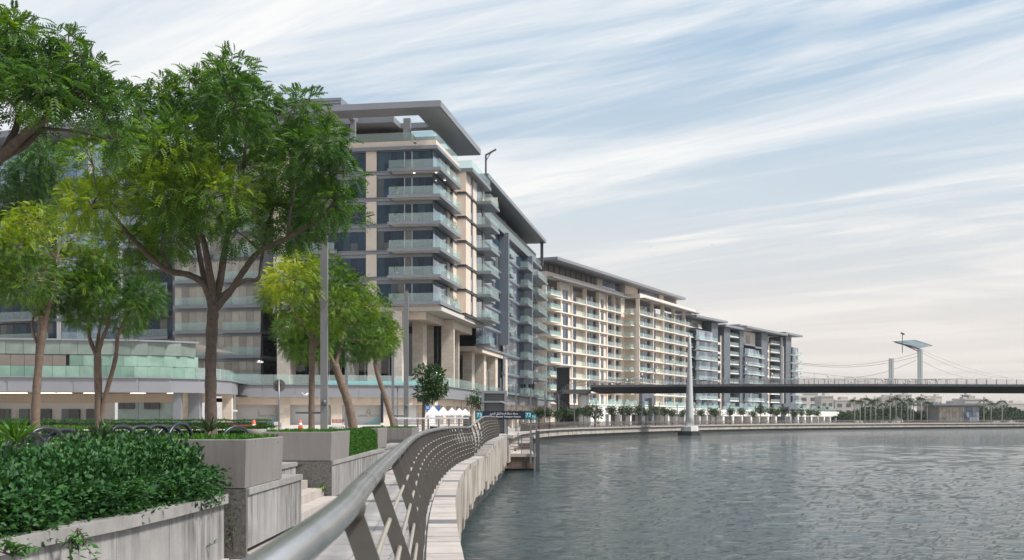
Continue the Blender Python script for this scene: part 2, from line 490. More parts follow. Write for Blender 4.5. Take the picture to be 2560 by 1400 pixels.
UNIT = {}


def box(parent, name, m, c, s, rz=0.0, **kw):
    """one box-shaped part: a shared unit block, placed and sized"""
    if m not in UNIT:
        UNIT[m] = MB().box((0, 0, 0), (1, 1, 1)).mesh('block_' + m, M[m])
    mw = Matrix.Translation(c) @ Matrix.Rotation(rz, 4, 'Z') @ Matrix.Diagonal((*s, 1))
    return put(name, UNIT[m], parent, mw, **kw)


class Frame:
    """a building's own axes: a runs along the canal front, b away from the canal"""
    def __init__(self, o, ang):
        self.o, self.ang = Vector((o[0], o[1], 0)), ang
        self.u = Vector((math.cos(ang), math.sin(ang), 0))
        self.v = Vector((-math.sin(ang), math.cos(ang), 0))

    def w(self, a, b, z=0.0):
        return self.o + self.u * a + self.v * b + Vector((0, 0, z))

    def bx(self, parent, name, m, a0, a1, b0, b1, z0, z1, **kw):
        return box(parent, name, m, self.w((a0 + a1) / 2, (b0 + b1) / 2, (z0 + z1) / 2), (abs(a1 - a0), abs(b1 - b0), abs(z1 - z0)), self.ang, **kw)

    def loc(self, p):
        d = Vector((p[0], p[1], 0)) - self.o
        return d.dot(self.u), d.dot(self.v)

    def glaze(self, parent, axis, pos, lo, hi, z0, z1, n, m, split=None, back='backing'):
        """a glazed stretch of wall: a dark frame and panes standing proud of it, each pane its own piece"""
        g = 0.035
        if axis == 'a':
            cw = self.bx(parent, 'window_frame', back, lo, hi, pos, pos + 0.12, z0, z1)
        else:
            cw = self.bx(parent, 'window_frame', back, pos, pos + 0.12, lo, hi, z0, z1)
        w = (hi - lo) / n
        for k in range(n):
            l0, l1 = lo + k * w + g, lo + (k + 1) * w - g
            zs = [(z0 + g, z1 - g)]
            if split and k % 4 == split:
                zm = z0 + (z1 - z0) * 0.42
                zs = [(z0 + g, zm - g), (zm + g, z1 - g)]
            for a, b in zs:
                if axis == 'a':
                    self.bx(cw, 'pane', m, l0, l1, pos - 0.03, pos + 0.02, a, b)
                else:
                    self.bx(cw, 'pane', m, pos - 0.03, pos + 0.02, l0, l1, a, b)
        return cw

    def balcony(self, parent, a0, a1, b0, b1, z, sides, slab='metal', th=0.42, h=1.1, pane=2.2, inset=0.14):
        """slab with glass balustrade; sides is any of f (low a), r (low b), e (high a)"""
        s = self.bx(parent, 'balcony', slab, a0, a1, b0, b1, z - th, z)
        t = 0.03
        def run(lo, hi, fn):
            n = max(1, round(abs(hi - lo) / pane))
            w = (hi - lo) / n
            for k in range(n):
                fn(lo + k * w + 0.012, lo + (k + 1) * w - 0.012)
        if 'f' in sides:
            run(b0 + inset, b1 - inset, lambda l, r: self.bx(s, 'glass_rail', 'rail_glass', a0 + inset, a0 + inset + t, l, r, z + 0.003, z + h))
        if 'r' in sides:
            run(a0 + inset + t, a1 - inset, lambda l, r: self.bx(s, 'glass_rail', 'rail_glass', l, r, b0 + inset, b0 + inset + t, z + 0.003, z + h))
        if 'e' in sides:
            run(b0 + inset + t, b1 - inset, lambda l, r: self.bx(s, 'glass_rail', 'rail_glass', a1 - inset, a1 - inset + t, l, r, z + 0.003, z + h))
        return s


def catmull(pts, n=8):
    pts = [Vector(p) for p in pts]
    q = [pts[0] * 2 - pts[1]] + pts + [pts[-1] * 2 - pts[-2]]
    out = []
    for i in range(1, len(q) - 2):
        for k in range(n):
            t = k / n
            a, b, c, d = q[i - 1], q[i], q[i + 1], q[i + 2]
            out.append(0.5 * ((2 * b) + (c - a) * t + (2 * a - 5 * b + 4 * c - d) * t * t + (3 * b - a - 3 * c + d) * t ** 3))
    out.append(pts[-1])
    return out


def along(pts, step):
    """points and directions every step metres along a polyline"""
    out, acc, nxt = [], 0.0, 0.0
    for p, q in zip(pts[:-1], pts[1:]):
        L = (q - p).length
        while nxt <= acc + L and L > 0:
            out.append((p + (q - p) * ((nxt - acc) / L), (q - p).normalized()))
            nxt += step
        acc += L
    return out


ORD = ['first', 'second', 'third', 'fourth', 'fifth', 'sixth', 'seventh', 'eighth', 'ninth', 'tenth', 'eleventh', 'twelfth', 'thirteenth',
       'fourteenth', 'fifteenth', 'sixteenth', 'seventeenth', 'eighteenth', 'nineteenth', 'twentieth', 'twenty-first', 'twenty-second', 'twenty-third', 'twenty-fourth']


# ------------------------------------------------------------------ foliage
def leaves(name, c, d, L, W, tint, m, per=1, droop=0.25):
    """c, d: (N,3) base points and directions. per=1: single folded leaves; per>1: pinnate fronds with that many leaflet pairs"""
    c = np.asarray(c, float); d = np.asarray(d, float)
    d /= np.linalg.norm(d, axis=1)[:, None] + 1e-9
    N = len(c)
    L = np.broadcast_to(L, (N,)); tint = np.broadcast_to(tint, (N,))
    rv = rng.normal(size=(N, 3))
    up = np.array([0, 0, 1.0]) + 0.55 * rv
    s = np.cross(d, up); s /= np.linalg.norm(s, axis=1)[:, None] + 1e-9
    nn = np.cross(s, d)
    V, T = [], []
    def leaf(b, ax, sd, nm, ll, ww, tt):
        v = np.empty((len(b), 4, 3))
        mid = b + ax * (ll * 0.45)[:, None]
        v[:, 0] = b
        v[:, 1] = mid + sd * (ww / 2)[:, None] + nm * (ww * 0.22)[:, None]
        v[:, 2] = b + ax * ll[:, None] - nm * (ll * 0.12)[:, None]
        v[:, 3] = mid - sd * (ww / 2)[:, None] + nm * (ww * 0.22)[:, None]
        V.append(v.reshape(-1, 3)); T.append(tt)
    if per == 1:
        leaf(c, d, s, nn, L, L * W, tint)
    else:
        for k in range(per):
            t = (k + 0.7) / per
            pos = c + d * (L * t)[:, None] - nn * (L * droop * t * t)[:, None]
            pos[:, 2] -= L * droop * t * t
            ll = L * 0.36 * (1 - 0.55 * abs(t - 0.45))
            for sg in (-1, 1):
                ax = d * 0.62 + s * sg * 0.78 - nn * 0.15
                ax = ax / np.linalg.norm(ax, axis=1)[:, None]
                leaf(pos, ax, np.cross(ax, nn), nn, ll, ll * W, tint + rng.normal(0, 0.04, N))
    V = np.concatenate(V); T = np.concatenate(T)
    nl = len(T)
    idx = np.arange(nl)[:, None] * 4
    tri = np.concatenate([idx + np.array([0, 1, 2]), idx + np.array([0, 2, 3])], axis=1).reshape(-1)
    me = bpy.data.meshes.new(name)
    me.vertices.add(len(V)); me.vertices.foreach_set('co', V.reshape(-1).astype(np.float32))
    me.loops.add(len(tri)); me.loops.foreach_set('vertex_index', tri.astype(np.int32))
    me.polygons.add(nl * 2)
    me.polygons.foreach_set('loop_start', np.arange(nl * 2, dtype=np.int32) * 3)
    me.polygons.foreach_set('loop_total', np.full(nl * 2, 3, dtype=np.int32))
    at = me.attributes.new('tint', 'FLOAT', 'FACE')
    at.data.foreach_set('value', np.clip(np.repeat(T, 2), 0, 1).astype(np.float32))
    me.materials.append(m)
    me.update(calc_edges=True)
    return me


def clump_points(clumps, dens, squash=0.8, inner=0.5):
    """points on and inside a set of leafy clumps (centre, radius); directions lean outwards and a little down"""
    C, D, K = [], [], []
    for i, (p, r) in enumerate(clumps):
        n = int(dens * r * r)
        v = rng.normal(size=(n, 3)); v /= np.linalg.norm(v, axis=1)[:, None]
        rr = r * (inner + (1 - inner) * rng.random(n) ** 0.5) * (1 + 0.10 * rng.normal(size=n))
        off = v * rr[:, None]; off[:, 2] *= squash
        C.append(np.array(p) + off)
        dd = v * 0.75 + rng.normal(size=(n, 3)) * 0.45; dd[:, 2] += 0.05
        D.append(dd); K.append(np.full(n, i))
    return np.concatenate(C), np.concatenate(D), np.concatenate(K)


def make_tree(name, label, cat, d, base, trunk, limbs, clumps, leaf, bark, dens, frond, tint0=0.35, spread=1.0, per=6, W=0.40, group=None, ground=0.74, depth=0.75, yellow=None, tw=0.028, droop=0.25, shrink=1.0):
    """trunk: [(px,py,radius m)...]; limbs: list of such paths with a depth lean; clumps: [(px,py,radius px,(depth m))]"""
    k = d / F
    b = P(*base, d); b.z = ground
    root = thing(name, label, cat, b, group)
    tp = [(Vector((XP(x, d), d, max(ZP(y, d), ground - 0.1))), r) for x, y, r in trunk]
    def tub(path, n=10):
        pts = catmull([p for p, r in path], 6)
        rs = []
        for i in range(len(path) - 1):
            rs += [path[i][1] + (path[i + 1][1] - path[i][1]) * t / 6 for t in range(6)]
        rs.append(path[-1][1])
        rs = [r * (1 + 0.06 * math.sin(i * 1.7)) for i, r in enumerate(rs)]
        return pts, rs
    mb = MB()
    pts, rs = tub(tp)
    rs[0] *= 1.35; rs[1] *= 1.15
    mb.tube(pts, rs, 12)
    put('trunk', mb.mesh('trunk', bark, True), root)
    tips = []
    for path, lean in limbs:
        lp = []
        for i, (x, y, r) in enumerate(path):
            t = i / max(1, len(path) - 1)
            dd = d + lean * t
            lp.append((Vector((XP(x, d), dd, ZP(y, d))), r))
        pts, rs = tub(lp)
        put('limb', MB().tube(pts, rs, 8).mesh('limb', bark, True), root)
        tips += list(zip(pts[len(pts) // 3:], rs[len(rs) // 3:]))
    cl = []
    for c in clumps:
        x, y, r = c[:3]
        dz = c[3] if len(c) > 3 else random.uniform(-1, 1) * depth * r * k * 3
        cl.append((Vector((XP(x, d), d + dz, ZP(y, d))), r * k * shrink))
    mb = MB()
    for p, r in cl:
        t = min(tips, key=lambda q: (q[0] - p).length + (0.5 if q[0].z > p.z + 0.2 else 0)) if tips else (tp[-1][0], 0.05)
        mid = (t[0] + p) / 2 + Vector((random.uniform(-.2, .2), random.uniform(-.2, .2), random.uniform(-.1, .15))) * r
        cp = catmull([t[0], mid, p], 4)
        mb.tube(cp, [max(0.012, min(t[1], tw * 1.6) * (1 - 0.75 * i / (len(cp) - 1))) for i in range(len(cp))], 6)
        for _ in range(5):
            v = Vector((random.gauss(0, 1), random.gauss(0, 1), random.gauss(0.35, 0.7))).normalized()
            mb.tube([p, p + v * r * 0.45 + Vector((0, 0, 0.06 * r)), p + v * r * 0.85], [tw * 0.55, tw * 0.4, tw * 0.2], 5)
    put('twigs', mb.mesh('twigs', bark, True), root)
    C, D, K = clump_points(cl, dens)
    kt = np.array([tint0 + random.uniform(-0.16, 0.20) for _ in cl])
    T = kt[K] + rng.normal(0, 0.13, len(C))
    if yellow:  # yellower leaf tint round given points paints sunlight onto the lobes
        for x, y, r, amt in yellow:
            q = np.array(P(x, y, d))
            dist = np.sqrt((C[:, 0] - q[0]) ** 2 + (C[:, 2] - q[2]) ** 2)
            T += amt * np.clip(1.2 - dist / (r * k), 0, 1)
    put('crown', leaves('crown', C, D, frond * (0.75 + 0.5 * rng.random(len(C))), W, T, leaf, per, droop), root)
    return root


# ------------------------------------------------------------------ the lie of the land
WATER_Z = -2.1
# handrail line: (x, distance, height of the tube's centre)
RAIL = [(-.36, -3.0, 1.30), (-.40, 0.0, 1.30), (-.485, 2.4, 1.30), (-.55, 3.72, 1.30), (-.63, 4.67, 1.30), (-.82, 7.23, 1.30), (-1.14, 11.85, 1.30), (-1.46, 16.6, 1.30), (-1.75, 22, 1.30),
        (-1.97, 28, 1.295), (-2.08, 34, 1.285), (-2.10, 40, 1.26), (-1.98, 46, 1.22), (-1.86, 50.5, 1.20), (-1.62, 55, 1.50), (-1.45, 60, 1.66), (-1.25, 68, 1.68), (-1.02, 76, 1.66)]
rail_pts = catmull([Vector(p) for p in RAIL], 10)


def rail_at(d):
    for p, q in zip(rail_pts[:-1], rail_pts[1:]):
        if p.y <= d <= q.y:
            t = (d - p.y) / max(1e-6, q.y - p.y)
            n = (q - p).normalized()
            return p + (q - p) * t, Vector((n.y, -n.x, 0)).normalized()
    p = rail_pts[0] if d < rail_pts[0].y else rail_pts[-1]
    return p, Vector((1, 0, 0))


QUAY = [(-.3, 77), (0.6, 100), (2.0, 140), (3.9, 175), (9.5, 203), (17, 224), (29, 252), (44, 283), (65, 316), (90, 345), (131, 382), (197, 424), (300, 462), (600, 520), (1600, 640)]
far_quay = catmull([Vector((x, y, 0)) for x, y in QUAY], 6)


def structure(name, mb, m, smooth=False):
    return put(name, mb.mesh(name, M[m], smooth), kind='structure')


near_edge = []
for i in range(0, 90):
    d = -3 + i * 0.9
    if d > 76: break
    p, n = rail_at(d)
    near_edge.append(p + n * 0.60)
land_line = [Vector((p.x, p.y, 0)) for p in near_edge] + far_quay[1:]
far_l = MB()
for p, q in zip(land_line[:-1], land_line[1:]):
    far_l.quad((-3500, p.y - (0 if p.y < 20 else 0), -.36), (p.x - .4, p.y, -.36), (q.x - .4, q.y, -.36), (-3500, q.y, -.36))
far_l.quad((-3500, 640, -.36), (1600, 640, -.36), (9000, 640, -.36), (9000, 9000, -.36), (-3500, 9000, -.36))
structure('land', far_l, 'ground')

# canal floor far below, so that nothing shines through
bed = MB().quad((-3500, -60, -6), (9000, -60, -6), (9000, 1500, -6), (-3500, 1500, -6))
structure('canal_bed', bed, 'quay_dark')


def build_water():
    rows = 2.0 * 1.0075 ** np.arange(0, 818)
    t = np.concatenate([np.linspace(-2.2, -0.10, 24, endpoint=False), np.linspace(-0.10, 0.52, 340, endpoint=False), np.linspace(0.52, 2.6, 30)])
    D, T = np.meshgrid(rows, t, indexing='ij')
    X = D * T; Y = D
    Z = np.zeros_like(X)
    cell = D * 0.0075
    for i in range(46):
        lam = 0.22 * (5.0 / 0.22) ** (i / 45.0) * rng.uniform(0.9, 1.1)
        th = rng.normal(0.22, 0.48) + math.pi / 2
        kx, ky = math.cos(th) * 2 * math.pi / lam, math.sin(th) * 2 * math.pi / lam
        amp = 0.0092 * lam ** 0.85 * math.exp(-lam / 2.2)
        fade = np.clip((lam / cell - 2.0) / 1.0, 0, 1)
        ph = rng.uniform(0, 6.28)
        w = np.sin(kx * X + ky * Y + ph + 0.8 * np.sin(0.05 * X + 0.08 * Y + ph))
        Z += amp * fade * w
    # patches of calmer and rougher water
    patch = 0.75 + 0.35 * np.sin(0.05 * X + 0.031 * Y + 1) * np.sin(0.023 * X - 0.04 * Y) + 0.15 * np.sin(0.17 * Y + 0.05 * X)
    Z = Z * patch + WATER_Z
    nr, nc = X.shape
    V = np.stack([X, Y, Z], -1).reshape(-1, 3)
    i = np.arange(nr * nc).reshape(nr, nc)
    q = np.stack([i[:-1, :-1], i[:-1, 1:], i[1:, 1:], i[1:, :-1]], -1).reshape(-1)
    me = bpy.data.meshes.new('water')
    me.vertices.add(len(V)); me.vertices.foreach_set('co', V.reshape(-1).astype(np.float32))
    nq = len(q) // 4
    me.loops.add(len(q)); me.loops.foreach_set('vertex_index', q.astype(np.int32))
    me.polygons.add(nq)
    me.polygons.foreach_set('loop_start', np.arange(nq, dtype=np.int32) * 4)
    me.polygons.foreach_set('loop_total', np.full(nq, 4, dtype=np.int32))
    me.polygons.foreach_set('use_smooth', np.ones(nq, dtype=bool))
    me.update(calc_edges=True)
    m = bpy.data.materials.new('canal_water')
    m.use_nodes = True
    n, l = m.node_tree.nodes, m.node_tree.links
    b = n['Principled BSDF']
    b.inputs['Base Color'].default_value = (0.014, 0.030, 0.032, 1)
    b.inputs['Roughness'].default_value = 0.04
    b.inputs['IOR'].default_value = 1.33
    geo = nd(n, 'ShaderNodeNewGeometry')
    def lay(scale, sx, sy, rot):
        mp = nd(n, 'ShaderNodeMapping'); mp.inputs['Scale'].default_value = (sx, sy, 1); mp.inputs['Rotation'].default_value = (0, 0, rot)
        l.new(geo.outputs['Position'], mp.inputs[0])
        z = nd(n, 'ShaderNodeTexNoise', Scale=scale, Detail=5, Roughness=0.6)
        l.new(mp.outputs[0], z.inputs['Vector'])
        return z.outputs[0]
    b1 = nd(n, 'ShaderNodeBump', Strength=1.0, Distance=0.10); l.new(lay(4.0, 0.6, 1.2, 0.15), b1.inputs['Height'])
    b2 = nd(n, 'ShaderNodeBump', Strength=0.55, Distance=0.16); l.new(lay(1.1, 0.5, 1.3, -0.12), b2.inputs['Height'])
    l.new(b1.outputs[0], b2.inputs['Normal']); l.new(b2.outputs[0], b.inputs['Normal'])
    me.materials.append(m)
    put('water', me, kind='structure')


build_water()

# ------------------------------------------------------------------ near promenade: base slab, pavers, coping, quay panels
# the seat-wall line that bounds the walk on the left: (x, distance)
KN = 0.81
WALL = [(x * KN, d * KN) for x, d in [(-4.9, -3), (-4.75, 4), (-4.35, 9.6), (-4.15, 11), (-3.98, 13), (-3.9, 15.5), (-3.75, 16.2), (-3.78, 20.2), (-4.05, 24), (-4.2, 27), (-4.35, 32), (-4.45, 37), (-4.3, 46), (-4.2, 56), (-4.4, 95)]]


def wall_x(d):
    for (x0, y0), (x1, y1) in zip(WALL[:-1], WALL[1:]):
        if y0 <= d <= y1:
            return x0 + (x1 - x0) * (d - y0) / (y1 - y0)
    return WALL[-1][0]



def walk_z(d):
    return rail_at(d)[0].z - 1.30 if d > 20 else 0.0


base = MB()
ds = [-3 + i * 1.0 for i in range(79)]
for d0, d1 in zip(ds[:-1], ds[1:]):
    q = []
    for d in (d0, d1):
        p, n = rail_at(d)
        q.append((Vector((wall_x(d) - 1.5, d, walk_z(d) - 0.03)), Vector((p.x + n.x * 0.28, d, walk_z(d) - 0.03))))
    base.quad(q[0][0], q[0][1], q[1][1], q[1][0])
for p, q in zip(far_quay[:-1], far_quay[1:]):
    def zz(y): return 0.38 - 0.68 * min(1, max(0, (y - 95) / 65))
    n1 = 9 if p.y < 180 else 14
    base.quad((p.x - n1, p.y + (4 if p.y > 180 else 0), zz(p.y)), (p.x - .3, p.y, zz(p.y)), (q.x - .3, q.y, zz(q.y)), (q.x - n1, q.y + (4 if q.y > 180 else 0), zz(q.y)))
promenade = structure('promenade', base, 'ground')

row = 0
d = 3.0
while d < 38:
    p, n = rail_at(d + 0.3)
    xl, xr = wall_x(d + 0.3) - 0.1, p.x + 0.26
    dark = row % 9 in (4,)
    k = 5
    w = (xr - xl) / k
    for j in range(k):
        x0, x1 = xl + j * w, xl + (j + 1) * w
        if row * k + j < 295:
            box(promenade, 'paver', 'paver_dk' if dark else 'paver', ((x0 + x1) / 2, d + 0.3, walk_z(d + .3) - 0.03), (w - 0.014, 0.586, 0.06))
    row += 1
    d += 0.6
pv = MB()
while d < 76:
    p, n = rail_at(d + 0.3)
    xl, xr = wall_x(d + 0.3) - 0.1, p.x + 0.26
    for j in range(5):
        w = (xr - xl) / 5
        pv.box((xl + (j + .5) * w, d + .3, walk_z(d + .3) - 0.03), (w - .014, .586, .06))
    d += 0.6
put('paver', pv.mesh('pavers_beyond', M['paver']), promenade, kind='stuff')

quay = thing('quay_wall', 'pale stained quay wall with stone coping beside the near water', 'quay wall', (-1, 3, WATER_Z))
edge_pts = []
for i in range(0, 400):
    d = -3 + i * 0.2
    if d > 76.5: break
    p, n = rail_at(d)
    edge_pts.append(Vector((p.x + n.x * 0.62, p.y + n.y * 0.62, walk_z(d))))
for k, (p, t) in enumerate(along(edge_pts, 0.62)):
    n = Vector((t.y, -t.x, 0)).normalized()
    ang = math.atan2(t.y, t.x)
    c = p + t * 0.31 - n * 0.17
    m = 'coping' if k % 9 != 5 else 'paver_dk'
    box(quay, 'coping_stone', m, (c.x, c.y, c.z - 0.045), (0.606, 0.42, 0.17 + 0.006 * (k % 3)), ang)
for k, (p, t) in enumerate(along(edge_pts, 1.25)):
    n = Vector((t.y, -t.x, 0)).normalized()
    ang = math.atan2(t.y, t.x)
    c = p + t * 0.62 - n * 0.02
    low = -1.55 + 0.14 * math.sin(k * 2.1) + (0.18 if k % 5 == 3 else 0)
    box(quay, 'wall_panel', 'panel', (c.x, c.y, (c.z - 0.14 + low) / 2), (1.225, 0.12, c.z - 0.14 - low), ang)
qb = MB()
for p, q in zip(edge_pts[:-1], edge_pts[1:]):
    t = (q - p).normalized(); n = Vector((t.y, -t.x, 0))
    a, b = p - n * 0.16, q - n * 0.16
    qb.quad((a.x, a.y, -3.2), (b.x, b.y, -3.2), (b.x, b.y, b.z - .12), (a.x, a.y, a.z - .12))
put('wall_base', qb.mesh('wall_base', M['quay_dark']), quay)

# far quay
fq = thing('far_quay_wall', 'long curving concrete quay wall along the far promenade', 'quay wall', (4, 175, WATER_Z))
fm, fb, fc = MB(), MB(), MB()
fpts = [p for p in far_quay]
for p, q in zip(fpts[:-1], fpts[1:]):
    t = (q - p).normalized(); n = Vector((t.y, -t.x, 0))
    def zz(y): return 0.38 - 0.68 * min(1, max(0, (y - 95) / 65))
    za, zb = zz(p.y), zz(q.y)
    fb.quad((p.x - n.x * .3, p.y - n.y * .3, -3.2), (q.x - n.x * .3, q.y - n.y * .3, -3.2), (q.x - n.x * .3, q.y - n.y * .3, zb - .1), (p.x - n.x * .3, p.y - n.y * .3, za - .1))
    c = (p + q) / 2 + n * 0.05
    fc.bar((p.x, p.y, za - .05), (q.x, q.y, zb - .05), 0.8, 0.22)
put('wall_base', fb.mesh('far_base', M['quay_dark']), fq)
put('coping', fc.mesh('far_coping', M['coping']), fq)
for k, (p, t) in enumerate(along(fpts, 3.0)):
    if p.x > 260: break
    n = Vector((t.y, -t.x, 0))
    z1 = (0.38 - 0.68 * min(1, max(0, (p.y - 95) / 65))) - 0.16
    c = p + t * 1.5
    box(fq, 'wall_panel', 'quay_far', (c.x, c.y, (z1 - 1.45) / 2), (2.95, 0.16, z1 + 1.45), math.atan2(t.y, t.x))

# ------------------------------------------------------------------ near railing
rail = thing('promenade_railing', 'curving steel handrail on bent bronze grey posts along the promenade edge', 'railing', (rail_at(4)[0].x, 4, 0))
put('handrail', MB().tube(rail_pts, 0.047, 20).mesh('handrail', M['steel'], True), rail)
PROF_OUT = [(.05, 1.262), (.19, .86), (.215, .74), (.24, .60), (.24, .42), (.20, .16), (.18, 0.0)]
PROF_IN = [(-.035, 1.262), (.105, .86), (.135, .60), (.135, .42), (.10, .2), (.08, 0.0)]


def post_mesh(th):
    poly = PROF_OUT + PROF_IN[::-1]
    mb = MB()
    n = len(poly)
    for y in (-th / 2, th / 2):
        mb.v += [(x, y, z) for x, z in poly]
    # faces as quads between matched stations, so that the bent plate stays clean
    st = [(0, n - 1), (1, n - 2), (3, n - 3), (4, n - 4), (5, n - 5), (6, n - 6)]
    def side(o, flip):
        for (a, b), (c, e) in zip(st[:-1], st[1:]):
            if c - a == 2:
                f = [a, a + 1, c, e, b]
            else:
                f = [a, c, e, b]
            f = [i + o for i in f]
            mb.f.append(tuple(f[::-1] if flip else f))
    side(0, False); side(n, True)
    for k in range(n):
        a, b = k, (k + 1) % n
        mb.f.append((b, a, a + n, b + n))
    return mb.mesh('post', M['post'])


PM = post_mesh(0.022)
COLLAR = MB().tube([(0, -.055, 1.283), (0, .055, 1.283)], [.056, .056], 16).mesh('collar', M['post'], True)
SLEEVE = MB().tube([(0, -.05, 1.30), (0, .05, 1.30)], [.0482, .0482], 20, False).mesh('sleeve', M['steel'], True)
posts = []
for d in [0.7, 4.0, 6.15] + [9.2 + 1.65 * k for k in range(41)]:
    p, n = rail_at(d)
    posts.append((p, n))
    rz = math.atan2(n.y, n.x)
    mw = Matrix.Translation((p.x, p.y, p.z - 1.30)) @ Matrix.Rotation(rz, 4, 'Z')
    po = put('post', PM, rail, mw)
    put('collar', COLLAR, po, mw)
for d in (5.3, 12.4, 24, 36):
    p, n = rail_at(d)
    put('sleeve_joint', SLEEVE, rail, Matrix.Translation((p.x, p.y, p.z - 1.30)) @ Matrix.Rotation(math.atan2(n.y, n.x), 4, 'Z'))
for (o, h) in ((.08, 1.05), (.135, .90), (.165, .74), (.187, .58), (.185, .42), (.157, .24)):
    pts = []
    for i in range(0, 390):
        dd = 0.2 + i * 0.2
        if dd > 75.8: break
        p, n = rail_at(dd)
        pts.append(Vector((p.x + n.x * o, p.y + n.y * o, p.z - 1.30 + h)))
    put('rod', MB().tube(pts, 0.013, 8).mesh('rod', M['rod'], True), rail)

# far railing: too small to tell its posts apart singly
frail = thing('promenade_railing', 'long slender railing of leaning posts on the far curving quay', 'railing', (5, 176, 0))
fr_pts = [p for p in far_quay if p.y > 118]
def fz(y): return 0.38 - 0.68 * min(1, max(0, (y - 95) / 65))
put('handrail', MB().tube([(p.x - .5, p.y, fz(p.y) + 1.15) for p in fr_pts], 0.05, 6).mesh('far_handrail', M['steel_far']), frail)
pm, rm = MB(), MB()
for k, (p, t) in enumerate(along(fr_pts, 0.8)):
    if p.x > 330: break
    n = Vector((t.y, -t.x, 0))
    z = fz(p.y)
    b = p - Vector((.5, 0, 0))
    pm.bar((b.x, b.y, z + 1.14), (b.x + n.x * .25, b.y + n.y * .25, z + .6), .06, .12)
    pm.bar((b.x + n.x * .25, b.y + n.y * .25, z + .6), (b.x + n.x * .12, b.y + n.y * .12, z), .06, .14)
for h in (.25, .5, .75, .95):
    rm.tube([(p.x - .3, p.y, fz(p.y) + h) for p in fr_pts if p.x < 330], 0.025, 4)
put('post', pm.mesh('far_posts', M['post']), frail, kind='stuff')
put('rod', rm.mesh('far_rods', M['rod']), frail, kind='stuff')

# ------------------------------------------------------------------ terrace, seat walls, planters
tr = MB()
pts = [(-4.6 if 16.3 < 3 + .25 * i < 21.2 else wall_x(3 + .25 * i) - .05, 3 + .25 * i) for i in range(293)]
for (x0, y0), (x1, y1) in zip(pts[:-1], pts[1:]):
    tr.quad((-160, y0, .74), (x0 - .3, y0, .74), (x1 - .3, y1, .74), (-160, y1, .74))
tr.quad((-160, 76, .74), (-3.9, 76, .74), (-4, 160, .74), (-160, 160, .74))
terrace = structure('terrace', tr, 'plaza')

wall = thing('seat_wall', 'weathered granite seat wall with stone capping in front of the leafy hedge', 'wall', (-4.2, 11, 0))
wl_pts = catmull([Vector((x, d, 0)) for x, d in WALL[:6]], 8)
wst = [p for p, t in along(wl_pts, 1.2)] + [wl_pts[-1]]
for p, q in zip(wst[:-1], wst[1:]):
    t = (q - p).normalized()
    n = Vector((t.y, -t.x, 0))
    ang = math.atan2(t.y, t.x)
    c = (p + q) / 2
    L = (q - p).length - .008
    box(wall, 'wall_stone', 'wallstone', (c.x - n.x * .12, c.y - n.y * .12, .31), (L, .2, .68), ang)
    box(wall, 'capping_stone', 'capstone', (c.x - n.x * .14, c.y - n.y * .14, .71), (L + .005, .34, .10), ang)
    box(wall, 'plinth_stone', 'coping', (c.x - n.x * .06, c.y - n.y * .06, .0), (L, .2, .10), ang)


def planter_box(name, label, x0, x1, y0, y1, z0, z1, ang=0.0):
    """a tapering sheet box with a thin rim, soil and a grassy top; x1,y0 is the corner nearest the walk"""
    x0, x1, y0, y1 = x0 * KN, x1 * KN, y0 * KN, y1 * KN
    z0, z1 = EYE - (EYE - z0) * KN, EYE - (EYE - z1) * KN
    root = thing(name, label, 'planter', (x1, y0, z0), 'grey planters along the terrace edge')
    t = 0.035
    rot = Matrix.Translation((x1, y0, 0)) @ Matrix.Rotation(ang, 4, 'Z')
    w, l, s = x1 - x0, y1 - y0, 0.018
    mb = MB()
    def ring(z, i, tz): return [(-w + i + tz, i + tz, z), (-i - tz, i + tz, z), (-i - tz, l - i - tz, z), (-w + i + tz, l - i - tz, z)]
    rings = [ring(z0 + .01, 0, s), ring(z1 - .008, 0, 0), ring(z1, .008, 0), ring(z1, t, 0), ring(z1 - .2, t, 0)]
    for r in rings: mb.v += r
    for k in range(len(rings) - 1):
        for j in range(4):
            a, b = k * 4 + j, k * 4 + (j + 1) % 4
            mb.f.append((a, b, b + 4, a + 4))
    mb.f.append((3, 2, 1, 0))
    put('box', mb.mesh('planter_box', M['planter']), root, rot)
    put('soil', MB().box((-w / 2, l / 2, z1 - .14), (w - 2 * t - .004, l - 2 * t - .004, .1)).mesh('soil', M['soil']), root, rot)
    N = int(w * l * 4200)
    C = np.stack([rng.uniform(-w + .04, -.04, N), rng.uniform(.04, l - .04, N), z1 - .1 + .10 * rng.random(N)], 1)
    D = rng.normal(size=(N, 3)) * .8; D[:, 2] = np.abs(D[:, 2]) + .5
    put('ground_cover', leaves('ground_cover', C, D,   .03 + .045 * rng.random(N), .28, .3 + .25 * rng.random(N), M['leaf_lawn']), root, rot)
    return root


def pier(name, label, x0, x1, y0, y1, z1):
    x0, x1, y0, y1 = x0 * KN, x1 * KN, y0 * KN, y1 * KN
    z1 = EYE - (EYE - z1) * KN
    root = thing(name, label, 'wall', ((x0 + x1) / 2, y0, 0))
    box(root, 'front_stone', 'granite', ((x0 + x1) / 2, y0 + .04, z1 / 2), (x1 - x0, .08, z1))
    n = max(1, round((y1 - y0) / 1.4))
    L = (y1 - y0 - .08) / n
    for k in range(n):
        yc = y0 + .085 + (k + .5) * L
        box(root, 'wall_stone', 'wallstone', (x1 - .1, yc, z1 / 2 + .03), (.2, L - .012, z1 - .16))
        box(root, 'capping_stone', 'capstone', (x1 - .16, yc, z1 - .03), (.36, L - .006, .075))
        box(root, 'plinth_stone', 'coping', (x1 - .08, yc, .0), (.2, L - .006, .11))
    box(root, 'core', 'granite', ((x0 + x1) / 2 - .1, (y0 + y1) / 2, z1 / 2 - .02), (x1 - x0 - .22, y1 - y0 - .2, z1 - .06))
    return root


